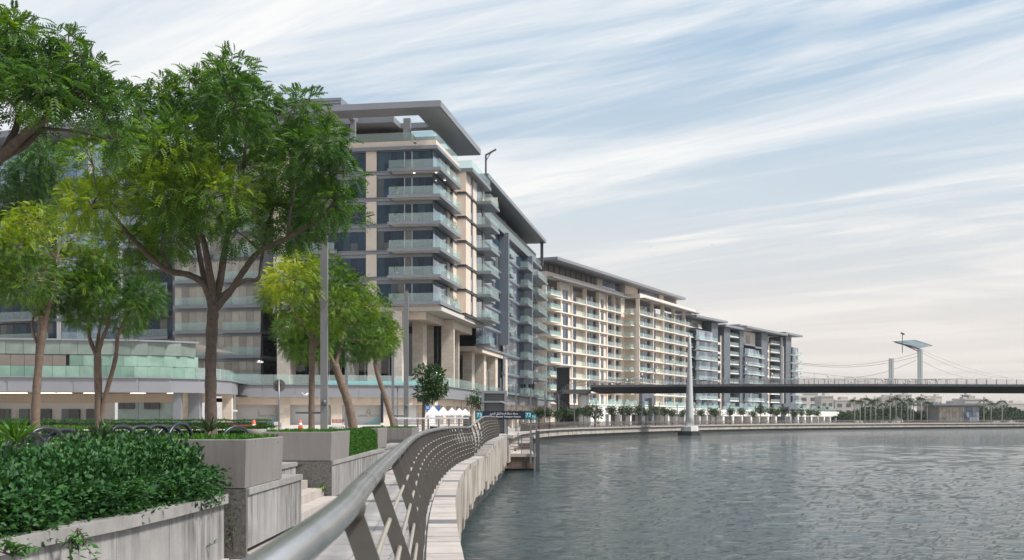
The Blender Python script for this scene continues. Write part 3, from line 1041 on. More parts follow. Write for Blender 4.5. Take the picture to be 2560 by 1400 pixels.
pier('planter_wall', 'granite pier wall under the nearest large grey planter', -4.22, -3.72, 15.9, 20.1, .60)
planter_box('planter', 'largest and nearest grey box planter beside the leafy hedge', -4.72, -3.72, 15.9, 18.5, .605, 1.30)
pier('planter_wall', 'low granite wall running on behind the small grey planter', -5.6, -4.4, 37.3, 45.3, .60)
pier('planter_wall', 'low granite wall under the fourth grey planter by the railing bend', -5.6, -3.95, 45.4, 60, .74)
pier('planter_wall', 'granite wall carrying the second grey planter and clipped hedge', -5.6, -4.16, 26.2, 37.0, .60)
planter_box('planter', 'second grey box planter, beyond the steps and before the clipped hedge', -5.75, -4.16, 26.2, 29.2, .605, 1.28)
planter_box('planter', 'small grey planter end just behind the clipped box hedge', -4.95, -4.32, 36.6, 39.4, .60, 1.27)
planter_box('planter', 'fourth grey planter where the promenade railing bends right', -5.3, -4.0, 45.5, 49.0, .74, 1.20)

steps = thing('stone_steps', 'pale stone steps climbing between the two planter walls to the terrace', 'steps', (-3.7, 16.4, 0))
for k in range(5):
    z = .15 * (k + 1)
    x1 = -3.2 - .30 * k
    box(steps, 'step', 'coping', (x1 - .25, 18.75, z - .075), (.5 if k < 4 else 1.2, 4.8, .149))
box(steps, 'cheek_stone', 'wallstone', (-3.62, 17.1, .55), (.45, 1.5, .6))
box(steps, 'cheek_stone', 'capstone', (-3.62, 17.1, .88), (.5, 1.55, .06))


# ------------------------------------------------------------------ buildings: shared pieces
def poly_path(pts, n=6):
    return catmull([Vector((x, y, 0)) for x, y in pts], n)


def band(parent, name, m, path, z0, z1, off=0.0, th=0.3, gap=0.0, step=None, **kw):
    """upright panels following a path, each its own piece; off moves them towards the canal side"""
    step = step or 4.0
    for p, t in along(path, step):
        n = Vector((t.y, -t.x, 0))
        c = p + t * step / 2 + n * off
        box(parent, name, m, (c.x, c.y, (z0 + z1) / 2), (step - gap, th, z1 - z0), math.atan2(t.y, t.x), **kw)


# ------------------------------------------------------------------ main apartment block
B1 = Frame((XP(1082, 150), 150), math.atan2(0.986, 0.163))
ZF = [16.84 + 3.5 * k for k in range(7)]
b1 = thing('apartment_building', 'large waterfront apartment block with flat overhanging frame roof and glass corner balconies', 'building', B1.w(20, 10, .5))


def build_main():
    bx, gl, bal = B1.bx, B1.glaze, B1.balcony
    bx(b1, 'core', 'metal_dk', .3, 98.5, .4, 24, 16.3, 37.3)
    # front
    for k in range(6):
        z = ZF[k]
        gl(b1, 'b', 0, 0.15, 7.55, z, z + 2.55, 8, 'glass', 2)
        gl(b1, 'b', 0, 9.15, 19.75, z, z + 2.55, 10, 'glass', 1)
        bx(b1, 'spandrel', 'metal', -.02, .2, .05, 7.6, z + 2.56, z + 2.98)
        bx(b1, 'spandrel', 'metal', -.02, .2, 9.1, 19.8, z + 2.56, z + 2.98)
        bx(b1, 'floor_band', 'metal_lt', -.22, .2, .0, 22.0, z - .50, z - .12)
        bx(b1, 'floor_ledge', 'metal', -.34, .2, -.1, 22.0, z - .10, z - .005)
        for lo, hi in ((7.62, 9.08), (19.82, 22.0)):
            bx(b1, 'wall_panel', 'cream', -.16, .25, lo, hi, z + .004, z + 3.0)
        # corner balcony: front strip and the strip along the canal
        bal(b1, -1.75, -.02, -1.45, 5.7, z, 'f', pane=2.3)
        bal(b1, .0, 11.4, -1.45, -.02, z, 're', pane=2.3)
        B1.bx(b1, 'glass_rail', 'rail_glass', -1.6, -.02, -1.31, -1.28, z + .003, z + 1.1)
        bx(b1, 'balcony_soffit', 'soffit', -1.4, -.05, -1.1, 5.2, z - .5, z - .424)
        bal(b1, -1.3, -.02, 13.0, 17.2, z, 'f', pane=2.1)
        # white door frames behind the corner balcony
        for b in (2.75, 3.75):
            bx(b1, 'door_frame', 'white', -.09, -.035, b, b + .1, z + .02, z + 2.5)
    # canal side, first bay
    for k in range(6):
        z = ZF[k]
        gl(b1, 'a', 0, .15, 8.1, z, z + 2.75, 7, 'glass_b')
        bx(b1, 'spandrel', 'metal', .2, 8.1, -.02, .2, z + 2.76, z + 2.98)
        bx(b1, 'wall_panel', 'cream', 8.15, 9.7, -.15, .3, z + .004, z + 3.0)
        bx(b1, 'wall_panel', 'cream', 11.9, 14.2, -.15, .3, z + .004, z + 3.0)
        gl(b1, 'a', -.05, 9.7, 11.9, z + .1, z + 2.9, 2, 'glass_b')
        bx(b1, 'floor_band', 'metal', -.2, 14.3, -.2, .2, z - .42, z - .01)
        bx(b1, 'floor_ledge', 'metal_dk', 11.5, 14.3, -.34, .2, z - .52, z - .43)
    # second bay, standing forward of the first
    s = -1.5
    for k in range(6):
        z = ZF[k] - .1
        bx(b1, 'wall_panel', 'cream', 14.25, 17.8, s, 0.2, z + .004, z + 3.08)
        bx(b1, 'wall_panel', 'cream', 19.6, 22.4, s, 0.2, z + .004, z + 3.08)
        bx(b1, 'wall_panel', 'cream', 27.2, 28.7, s, 0.2, z + .004, z + 3.08)
        gl(b1, 'a', s + .12, 17.8, 19.6, z + .1, z + 3.0, 1, 'glass_b')
        gl(b1, 'a', s + .12, 22.4, 27.2, z, z + 3.0, 4, 'glass_b')
        bx(b1, 'floor_band', 'metal_dk', 14.2, 22.0, s - .12, .2, z - .40, z - .2)
        bal(b1, 21.8, 29.2, s - 2.3, s - .02, z, 'fre', pane=2.4)
    bx(b1, 'core', 'metal_dk', 14.6, 28.4, s + .3, .35, 16.3, 37.2)
    # bay two roof terrace
    bal(b1, 14.2, 29.0, s - 1.0, 3.0, 37.6, 'fr', th=.5, pane=2.4)
    # long third bay
    for k in range(-3, 5):
        z = 16.84 + 3.5 * k
        a0 = 29.2 if k >= 0 else (29.2 if k == -1 else 54.0)
        segs = [(29.3, 44.6, 13, 'glass_b'), (44.7, 50.3, 4, 'glass'), (54.0, 70.0, 14, 'glass_b'), (70.1, 78.4, 7, 'glass'), (80.6, 98.4, 14, 'glass_b')]
        for lo, hi, n, m in segs:
            if lo < a0 - .5: continue
            gl(b1, 'a', 0, lo, hi, z, z + 2.9, n, m)
        bx(b1, 'floor_band', 'metal', a0, 98.6, -.22, .2, z - .40, z - .01)
        bx(b1, 'floor_ledge', 'metal_lt', a0, 98.6, -.12, .2, z + 2.92, z + 3.08)
        if k >= -1:
            bal(b1, 29.6, 34.4, -2.2, -.25, z, 'fre', pane=2.4)
        if k >= 0:
            bal(b1, 54.0, 57.5, -1.5, -.25, z, 'fre', pane=1.8)
        bal(b1, 71.5, 78.0, -2.0, -.25, z, 'fre', pane=2.2)
        bal(b1, 84.0, 98.6, -2.2, -.25, z, 'fre', pane=2.4)
    bx(b1, 'core', 'metal_dk', 54, 98.4, .4, 20, 5.8, 16.3)
    bx(b1, 'fin_panel', 'fin', 50.9, 51.7, -1.55, .1, 14.4, 34.2)
    bx(b1, 'fin_panel', 'fin', 79.0, 79.8, -1.65, .1, 8.4, 34.0)
    # third bay terrace, penthouse and long roof
    bal(b1, 29.2, 98.6, -.9, 4.0, 34.34, 'r', pane=3.0, th=.45)
    gl(b1, 'a', 3.2, 30, 93, 34.5, 38.2, 28, 'glass')
    bx(b1, 'penthouse_wall', 'metal', 30, 93, 3.15, 20, 38.2, 39.2)
    for a in (38, 52, 66, 80):
        bx(b1, 'pier', 'fin', a, a + 2.2, 1.8, 3.2, 34.4, 39.2)
    bx(b1, 'roof', 'metal', 29.0, 97.0, -1.9, 14, 39.25, 39.95)
    bx(b1, 'roof_edge', 'metal_lt', 29.0, 97.1, -2.02, -1.9, 39.35, 40.0)
    bx(b1, 'roof_post', 'metal_dk', 95.2, 95.8, -1.6, -1.0, 34.34, 39.25)
    bx(b1, 'privacy_screen', 'cream', 29.3, 29.5, -3.4, -.5, 34.35, 36.2)
    # top terrace of the front bays
    bx(b1, 'parapet', 'cream', -.5, 14.1, -.55, 24, 37.45, 38.15)
    bx(b1, 'cornice', 'metal', -.75, 14.1, -.8, 24, 36.98, 37.43)
    for k in range(10):
        bx(b1, 'glass_rail', 'rail_glass', -.32, -.29, -.3 + k * 2.3, -.3 + k * 2.3 + 2.27, 38.16, 39.35)
    for k in range(6):
        bx(b1, 'glass_rail', 'rail_glass', -.28 + k * 2.35, -.28 + k * 2.35 + 2.32, -.38, -.35, 38.16, 39.35)
    # frame roof
    rf = bx(b1, 'roof', 'metal', -3.6, -.2, -1.75, 30, 41.55, 42.35)
    bx(rf, 'roof_edge', 'metal_lt', -3.74, -3.61, -1.8, 30, 41.62, 42.42)
    bx(b1, 'roof', 'metal', -.19, 23.6, -1.75, 1.9, 41.56, 42.34)
    bx(rf, 'roof_edge', 'metal_lt', -3.6, 23.6, -1.89, -1.76, 41.62, 42.42)
    for a in (6.2, 14.0, 21.8):
        bx(b1, 'roof_beam', 'metal', a, a + 1.7, 1.91, 6.0, 41.6, 42.3)
    bx(b1, 'roof', 'metal', 2.6, 23.6, 6.02, 30, 41.57, 42.33)
    for b in (11.0, 22.0):
        bx(b1, 'roof_beam', 'metal', -.19, 2.59, b, b + .7, 41.62, 42.25)
    bx(b1, 'roof_column', 'metal_lt', 1.1, 1.9, 3.4, 4.3, 38.1, 41.6)
    bx(b1, 'roof_column', 'metal_lt', 1.1, 1.7, 11.0, 11.7, 38.1, 41.6)
    pw = bx(b1, 'penthouse_wall', 'louver', 5.0, 22, 4.2, 28, 38.15, 40.6)
    for k in range(9):
        bx(pw, 'louver_slat', 'metal_dk', 4.86, 4.97, 4.2, 27, 38.45 + .25 * k, 38.53 + .25 * k)
    bx(b1, 'plant_screen', 'metal', 6, 20, 14.5, 24, 42.4, 46.2)
    for k in range(9):
        bx(b1, 'screen_slat', 'metal_lt', 5.88, 5.97, 14.5, 24, 42.6 + .4 * k, 42.8 + .4 * k)
    # davit arm on the roof
    p = B1.w(26, -2.2, 0)
    put('davit_arm', MB().bar((p.x, p.y, 37.6), (p.x, p.y, 42.2), .28).bar((p.x, p.y, 42.1), (p.x + 1.6, p.y, 43.0), .25).bar((p.x, p.y, 41.2), (p.x + .8, p.y, 42.5), .12).mesh('davit', M['metal_dk']), b1)
    # undercroft
    bx(b1, 'soffit', 'soffit', -.5, 29, -1.3, 22, 15.7, 16.3)
    bx(b1, 'soffit_step', 'cream', 1.0, 12, 1.2, 21.8, 14.7, 15.69)
    bx(b1, 'soffit_step', 'cream', 14, 27, .2, 9, 14.5, 15.69)
    bx(b1, 'soffit', 'cream', 29.2, 54, .0, 20, 12.2, 12.9)
    for px, d, w, m in ((998, 150.6, 1.25, 'travertine'), (1049, 158, 1.5, 'travertine'), (1077, 164, 1.2, 'travertine'), (1117, 171, 1.5, 'travertine'), (1172, 183, 1.5, 'travertine'),
                        (1202, 191, 1.5, 'travertine'), (1231, 199, 1.5, 'travertine'), (1257, 206, 1.4, 'travertine'), (936, 152, 1.3, 'travertine'), (880, 154, 1.3, 'travertine'), (716, 154.5, 1.7, 'travertine'), (790, 160, 1.2, 'travertine')):
        top = 15.69 if d < 180 else 12.19
        box(b1, 'column', m, (XP(px, d), d, (top + 5.6) / 2), (w, w * 1.5, top - 5.6), B1.ang - math.pi / 2)
    for k in range(12):
        bx(b1, 'lobby_pane', 'glass_dk', 13.0, 13.1, .6 + k * 1.8, 2.35 + k * 1.8, 5.7, 15.6)
    bx(b1, 'lobby_wall', 'travertine', 12.0, 12.6, -.2, 1.6, 5.7, 15.6)
    bx(b1, 'lobby_wall', 'travertine', 20.0, 20.5, .8, 6, 5.7, 14.4)
    for k in range(12):
        bx(b1, 'lobby_pane', 'glass_dk', 29 + k * 2.05, 31 + k * 2.05, 5.0, 5.1, 5.7, 12.1)
    bx(b1, 'lobby_wall', 'travertine', 29.0, 53.5, 5.12, 6, 5.7, 12.1)


build_main()

# ------------------------------------------------------------------ left wing with curtained windows
B0 = Frame((XP(655, 158), 158), math.atan2(0.984, 0.178))
b0 = thing('apartment_building', 'curtained glass apartment wing with green balconies seen behind the big tree trunk', 'building', B0.w(5, 8, .5))


def build_wing():
    bx, gl, bal = B0.bx, B0.glaze, B0.balcony
    bx(b0, 'core', 'metal_dk', .3, 18, .3, 13.5, 5.7, 38)
    for k in range(-3, 6):
        z = 17.3 + 3.5 * k
        gl(b0, 'b', 0, .15, 13.0, z, z + 2.7, 12, 'glass_cur', None, 'metal')
        bx(b0, 'floor_band', 'metal_lt', -.2, .2, -.05, 13.2, z - .5, z - .02)
        bx(b0, 'spandrel', 'metal', -.06, .2, .1, 13.1, z + 2.71, z + 2.98)
        gl(b0, 'a', 0, .2, 6, z, z + 2.8, 5, 'glass_dk')
        bx(b0, 'floor_band', 'metal', -.2, 6.2, -.2, .2, z - .5, z - .02)
        bal(b0, -1.3, -.22, -.3, 5.4, z, 'f', pane=1.9, slab='metal')
        bal(b0, -1.3, -.22, 7.2, 12.6, z, 'f', pane=1.8, slab='metal')
    for z in (6.0, 9.6):
        for k in range(4):
            bx(b0, 'pane', 'glass_dk', 6.0, 6.1, -4.0 + k, -3.05 + k, z, z + 3.2)
    bx(b0, 'link_wall', 'metal_dk', 6.15, 8, -4.2, -.02, 5.7, 38)
    for k in range(-3, 6):
        bx(b0, 'link_band', 'metal', 5.9, 6.14, -4.2, -.02, 16.8 + 3.5 * k, 17.4 + 3.5 * k)


build_wing()

# ------------------------------------------------------------------ blue glass block behind the trees at the left
BL = Frame((XP(440, 172), 172), math.atan2(0.93, 0.36))
bl = thing('apartment_building', 'blue glass apartment block with wide balconies behind the trees at far left', 'building', BL.w(6, 30, .5))


def build_left():
    bx, gl, bal = BL.bx, BL.glaze, BL.balcony
    bx(bl, 'core', 'metal_dk', .3, 18, .3, 60, 5.7, 40)
    for k in range(-3, 6):
        z = 17.4 + 3.5 * k
        off = -2.5 if k % 3 == 1 else 0
        for s0, s1, m in ((.2, 9.8, 'glass'), (10.2, 21.8, 'glass_b'), (22.2, 35.8, 'glass'), (36.2, 58, 'glass_b')):
            gl(bl, 'b', 0, s0, s1, z, z + 2.75, int((s1 - s0) / 1.35), m, 1)
        for b in (0, 9.9, 21.9, 35.9):
            bx(bl, 'wall_panel', 'white', -.12, .3, b, b + .5 + (b % 4) * .2, z, z + 2.98)
        bx(bl, 'floor_band', 'metal_lt', -.25, .2, 0, 58, z - .5, z - .02)
        bal(bl, -1.5, -.26, .4, 9.4, z, 'f', pane=1.8, slab='metal_lt')
        bal(bl, -1.9, -.26, 12.4, 20.4, z, 'f', pane=2.0, slab='metal_lt')
        bal(bl, -1.7, -.26, 23, 34, z, 'f', pane=2.2, slab='metal_lt')
        bal(bl, -1.7, -.26, 38, 54, z, 'f', pane=2.3, slab='metal_lt')
    # glazed sky lobby and roof
    for k in range(26):
        bx(bl, 'pane', 'glass_b', -2.4, -2.3, 10 + 1.7 * k, 11.62 + 1.7 * k, 38.6, 43.6)
    bx(bl, 'lobby_floor', 'metal', -2.6, 16, 9.8, 56, 37.6, 38.55)
    bx(bl, 'core', 'metal_dk', -2.1, 16, 10, 55, 38.6, 43.9)
    bx(bl, 'roof', 'metal_lt', -6.5, 18, 6, 62, 45.0, 46.0)
    for b in (12, 24, 36, 48):
        bx(bl, 'roof_column', 'white', -4.4, -3.8, b, b + .7, 38.6, 45.0)


build_left()

# ------------------------------------------------------------------ podium
pod_path = poly_path([(XP(575, 139), 139), (XP(800, 141), 141), (XP(1000, 144), 144), (XP(1090, 148), 148), (XP(1140, 156), 156), (XP(1182, 170), 170), (XP(1222, 190), 190), (XP(1300, 228), 228), (XP(1374, 263), 263)])
pod = thing('shop_podium', 'two storey shop podium with grey fascia and glass balustrade under the main block', 'building', (XP(800, 142), 142, .5))
band(pod, 'fascia_panel', 'metal_lt', pod_path, 4.15, 5.65, 0, .3, .02, 3.9)
band(pod, 'fascia_cap', 'metal', pod_path, 5.66, 5.76, .06, .5, .0, 3.9)
band(pod, 'glass_rail', 'rail_glass', pod_path, 5.765, 6.95, .08, .03, .03, 2.6)
band(pod, 'header_panel', 'cream', pod_path, 3.25, 4.15, -1.2, .3, .0, 3.9)
band(pod, 'terrace_edge_strip', 'teal_blue', [p for p in pod_path if p.x > XP(800, 141) and p.x < XP(1085, 148)], 5.77, 6.25, -.5, .1, .0, 3.0)
mb = MB()
for p, q in zip(pod_path[:-1], pod_path[1:]):
    mb.quad((p.x - .2, p.y + .2, 5.6), (q.x - .2, q.y + .2, 5.6), (q.x - 30, q.y + 40, 5.6), (p.x - 8, p.y + 46, 5.6))
    mb.quad((p.x - .2, p.y + .2, 4.16), (q.x - .2, q.y + .2, 4.16), (q.x - 30, q.y + 40, 4.16), (p.x - 8, p.y + 46, 4.16))
put('terrace_slab', mb.mesh('terrace_slab', M['soffit']), pod)
for k, (p, t) in enumerate(along(pod_path, 6.5)):
    n = Vector((t.y, -t.x, 0))
    ang = math.atan2(t.y, t.x)
    c = p - n * 1.5
    c2 = c + t * 1.35
    box(pod, 'column', 'travertine', (c.x, c.y, 2.0), (1.4, 1.2, 4.3), ang)
    if k > 7:
        box(pod, 'column', 'metal', (c2.x, c2.y, 2.0), (.7, .9, 4.3), ang)
    s = p + t * 3.6 - n * (3.0 if k < 9 else 2.6)
    box(pod, 'shop_wall', 'hoard', (s.x, s.y, 1.8), (6.5, .25, 4.4), ang)
    # tinted swoosh on the hoarding print
    if k in (0, 2, 4, 6):
        a = s - n * -.14
        sw = MB()
        prof = [(3.2, .3), (3.2, 3.2), (2.6, 2.4), (1.9, 1.6), (.9, .9), (-.6, .4), (-.6, .3)]
        sw.v = [(a.x + t.x * x, a.y + t.y * x, z + .3) for x, z in prof]
        sw.f = [tuple(range(len(prof)))]
        put('print_wave', sw.mesh('print_wave', M['teal_lt']), pod)
    if k > 7:
        box(pod, 'shop_window', 'glass_dk' if k % 2 else 'soffit', (s.x + n.x * .2, s.y + n.y * .2, 1.6), (3.4, .1, 3.2), ang)

# curved glass pavilion at the left
pav_path = poly_path([(XP(-420, 112), 112), (XP(-150, 115), 115), (XP(100, 117), 117), (XP(300, 118.5), 118.5), (XP(440, 121), 121), (XP(530, 125), 125), (XP(578, 131), 131), (XP(588, 139), 139)])
pav = thing('glass_pavilion', 'curved low pavilion with bands of green glass above a shaded shopfront', 'building', (XP(200, 119), 119, .5))
band(pav, 'fascia_panel', 'metal_lt', pav_path, 4.3, 5.75, 0, .3, .015, 3.2)
band(pav, 'fascia_cap', 'metal_lt', pav_path, 5.76, 5.86, .06, .5, .0, 3.2)
cut = [p for p in pav_path if p.x < XP(482, 122)]
cut2 = [p for p in pav_path if p.x >= XP(478, 122)]
cut3 = [p for p in pav_path if p.x < XP(150, 117)]
cut4 = [p for p in pav_path if XP(140, 117) < p.x < XP(482, 122)]
band(pav, 'glass_panel', 'glass_grn', cut, 5.87, 7.0, -.25, .08, .03, 1.35)
band(pav, 'glass_panel', 'louver', cut3, 7.03, 8.15, -.25, .08, .03, 1.35)
band(pav, 'glass_panel', 'glass_grn', cut4, 7.03, 8.15, -.25, .08, .03, 1.35)
band(pav, 'glass_panel', 'glass_gry', cut, 8.2, 9.6, -.2, .08, .03, 1.75)
band(pav, 'roof_edge', 'metal_lt', cut, 9.62, 9.8, -.2, .4, .0, 3.2)
band(pav, 'glass_rail', 'rail_glass', cut2, 5.87, 7.05, -.1, .03, .03, 1.5)
band(pav, 'core_wall', 'metal', cut, 5.6, 9.6, -1.2, .2, .0, 3.2)
mb = MB()
for p, q in zip(pav_path[:-1], pav_path[1:]):
    for z in (4.31, 5.7):
        mb.quad((p.x, p.y + .2, z), (q.x, q.y + .2, z), (q.x, q.y + 22, z), (p.x, p.y + 22, z))
    if p.x < XP(482, 122):
        mb.quad((p.x, p.y + .4, 9.62), (q.x, q.y + .4, 9.62), (q.x, q.y + 18, 9.62), (p.x, p.y + 18, 9.62))
put('roof_slab', mb.mesh('roof_slab', M['soffit']), pav)
band(pav, 'header_panel', 'cream', [Vector((XP(-300, 126), 124.5, 0)), Vector((XP(505, 127), 127, 0))], 3.3, 4.28, 0, .3, 0, 5.2)
band(pav, 'shop_wall', 'hoard', [Vector((XP(-300, 126), 124.9, 0)), Vector((XP(285, 127), 126.6, 0))], .4, 3.3, 0, .3, 0, 4.3)
band(pav, 'shop_panel', 'glass_tq', [Vector((XP(297, 127), 126.7, 0)), Vector((XP(462, 127), 127.1, 0))], .4, 3.3, 0, .2, .04, 2.3)
for px, w, m in ((8, 1.0, 'glass_dk'), (22, .7, 'fin'), (65, 1.0, 'fin'), (114, 1.4, 'glass_dk'), (166, .8, 'fin'), (187, 1.1, 'glass_dk'), (231, 1.3, 'glass_dk')):
    box(pav, 'shop_window', m, (XP(px, 126), 125.4 + px * .003, 1.6), (w, .5, 2.0))
for px in (318, 381):
    wd = box(pav, 'high_window', 'glass_dk', (XP(px, 126.6), 126.45, 2.95), (1.7, .3, .7))
    box(wd, 'window_bar', 'metal_dk', (XP(px - 6, 126.6), 126.28, 2.95), (.06, .05, .7))
for px, d, w, m in ((445, 121.8, .8, 'metal'), (472, 125.5, 1.6, 'travertine'), (488, 124.5, 1.2, 'metal'), (570, 132, 1.1, 'travertine'), (580, 132.5, .7, 'metal')):
    box(pav, 'column', m, (XP(px, d), d, 2.3), (w, w, 4.0))

# lit ceiling lights under the pavilion canopy and a few balcony downlights
lm = bpy.data.materials.new('lit_ceiling_light'); lm.use_nodes = True
lm.node_tree.nodes['Principled BSDF'].inputs['Emission Color'].default_value = (1, .86, .66, 1)
lm.node_tree.nodes['Principled BSDF'].inputs['Emission Strength'].default_value = 2.5
M['lit'] = lm
for px in (-60, 8, 42, 110, 150, 215, 330, 420):
    box(pav, 'ceiling_light', 'lit', (XP(px, 121), 121.6 + px * .004, 4.27), (1.5, .5, .05))
for a, b in ((-.9, 2.2), (-.7, -.7), (4.2, -.75)):
    B1.bx(b1, 'downlight', 'lit', a, a + .22, b, b + .22, ZF[5] - .56, ZF[5] - .505)

# ------------------------------------------------------------------ beige grid apartment block
B2 = Frame((8.3, 279), math.atan2(.901, .433))
b2 = thing('apartment_building', 'beige grid fronted apartment block with recessed balconies behind the footbridge', 'building', B2.w(50, 6, -.3))


def build_beige():
    bx, bal = B2.bx, B2.balcony
    fl = [5.4 + 3.3 * k for k in range(9)]        # floor levels; the last is the tall top storey
    def win(a0, a1, b, z, h=2.5):
        f = bx(b2, 'window', 'backing', a0, a1, b - .02, b + .1, z + .05, z + h)
        mid = a0 + (a1 - a0) * .55
        bx(f, 'pane', 'glass_blue', a0 + .06, mid - .03, b - .05, b - .01, z + .1, z + h - .06)
        bx(f, 'pane', 'glass', mid + .03, a1 - .06, b - .05, b - .01, z + .1, z + h - .06)
    blocks = [(0.0, [(0, 9.3, 'B'), (9.3, 16.6, 'W'), (16.6, 26.3, 'R'), (26.3, 36.0, 'B'), (36.0, 42.0, 'W'), (42.0, 48.0, 'B'), (48.0, 54.0, 'B')]),
              (-4.0, [(57.5, 70.0, 'B'), (70.0, 80.0, 'R'), (80.0, 91.0, 'B'), (91.0, 102.0, 'B'), (102.0, 112.5, 'B')])]
    for b0_, bays in blocks:
        lo, hi = bays[0][0], bays[-1][1]
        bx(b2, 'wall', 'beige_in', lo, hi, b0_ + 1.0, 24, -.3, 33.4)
        for k, z in enumerate(fl):
            bx(b2, 'floor_slab', 'beige', lo - (.9 if lo < 1 else .2), hi + .25, b0_ - .25, b0_ + .99, z - .32, z)
            h = 3.3 if k < 8 else 4.6
            for (a0, a1, t) in bays:
                bx(b2, 'cross_wall', 'beige', a0 - .2, a0 + .25, b0_ - .1, b0_ + .98, z + .004, z + h - .33)
                if t == 'W':
                    bx(b2, 'wall', 'beige', a0 + .26, a1 - .21, b0_ + .35, b0_ + .97, z + .004, z + h - .33)
                    win(a0 + 2.2, a1 - 2.0, b0_ + .3, z)
                elif t == 'R':
                    win(a0 + 2.0, a0 + 5.0, b0_ + .94, z, 2.7)
                    bx(b2, 'glass_rail', 'rail_glass', a0 + 4.2, a1 - .3, b0_ + .1, b0_ + .13, z + .01, z + 1.1)
                else:
                    w = (a1 - a0)
                    win(a0 + .8, a0 + w * .48, b0_ + .94, z, 2.6)
                    win(a0 + w * .56, a1 - .4, b0_ + .94, z, 2.6)
                    for q in range(2):
                        bx(b2, 'glass_rail', 'rail_glass', a0 + .4 + q * (w - .6) / 2, a0 + .37 + (q + 1) * (w - .6) / 2, b0_ - .02, b0_ + .01, z + .01, z + 1.1)
        bx(b2, 'cornice', 'beige', lo - .3, hi + .3, b0_ - .35, b0_ + 6, 36.4, 37.6)
        bx(b2, 'sun_shade', 'metal_lt', lo, hi, b0_ - 2.0, b0_ - .36, 36.1, 36.35)
    # left end balconies, then balconies at the step between the blocks and at the right end
    for z in fl:
        bal(b2, -2.4, 4.5, -2.4, -.26, z, 'fre', slab='beige', th=.3)
        bal(b2, 54.3, 57.2, -2.6, -.27, z, 'fre', slab='beige', th=.3, pane=1.5)
        bal(b2, 112.8, 116.5, -5.5, -1.0, z, 'fre', slab='beige', th=.3)
    bx(b2, 'wall', 'beige', 54.2, 57.4, .4, 20, -.3, 36.4)
    # penthouse and roof
    bx(b2, 'penthouse_wall', 'louver', 2, 36, 1.2, 18, 37.6, 40.4)
    bx(b2, 'penthouse_wall', 'beige', 36, 40, .6, 18, 37.6, 40.4)
    B2.glaze(b2, 'a', 1.0, 40, 55, 37.6, 40.4, 8, 'glass_b')
    bx(b2, 'penthouse_wall', 'beige', 55, 66, -.6, 18, 37.6, 40.4)
    B2.glaze(b2, 'a', -1.0, 66, 84, 37.6, 40.4, 8, 'glass_b')
    bx(b2, 'penthouse_wall', 'beige', 84, 88, -1.4, 18, 37.6, 40.4)
    bx(b2, 'penthouse_wall', 'louver', 88, 104, -.6, 18, 37.6, 40.4)
    for k in range(9):
        bx(b2, 'screen_post', 'metal_dk', 4 + 3.6 * k, 4.2 + 3.6 * k, 1.0, 1.18, 37.6, 40.4)
    bx(b2, 'roof', 'metal_lt', -2, 103, -4.0, 20, 40.0, 40.7)
    # garden podium
    bx(b2, 'podium_wall', 'white', 8, 54, -9.0, 0, 2.6, 4.6)
    bx(b2, 'podium_wall', 'white', 57, 116, -12, -4.1, 2.6, 4.6)
    bx(b2, 'podium_wall', 'metal_dk', 8, 116, -7.4, -4.2, -.3, 2.59)
    for a in range(12, 116, 8):
        bx(b2, 'podium_pier', 'white', a, a + 1.2, (-8.9 if a < 56 else -11.9), -7.5, -.3, 2.59)
    for a in range(9, 53, 3):
        bx(b2, 'glass_rail', 'rail_glass', a, a + 2.9, -8.8, -8.76, 4.61, 6.6 if a % 2 else 5.8)
    for a in range(58, 115, 3):
        bx(b2, 'glass_rail', 'rail_glass', a, a + 2.9, -11.8, -11.76, 4.61, 6.4 if a % 2 else 5.8)
    bx(b2, 'gate_portal', 'slate', 43, 45.0, -10, -9.02, -.3, 8.4)
    bx(b2, 'gate_portal', 'slate', 51, 53, -10, -9.02, -.3, 8.4)
    bx(b2, 'gate_portal', 'slate', 45.01, 50.99, -10, -9.02, 7.2, 8.4)
    bx(b2, 'ramp_wall', 'white', 2, 12, -11, -9.1, -.3, 3.2)


build_beige()

# ------------------------------------------------------------------ dark stone towers at the end of the row
B3 = Frame((XP(1722, 378), 378), math.atan2(96, 58))
b3 = thing('apartment_building', 'dark slate and glass apartment row with stepped flat roofs right of the pylon', 'building', B3.w(50, 6, -.3))


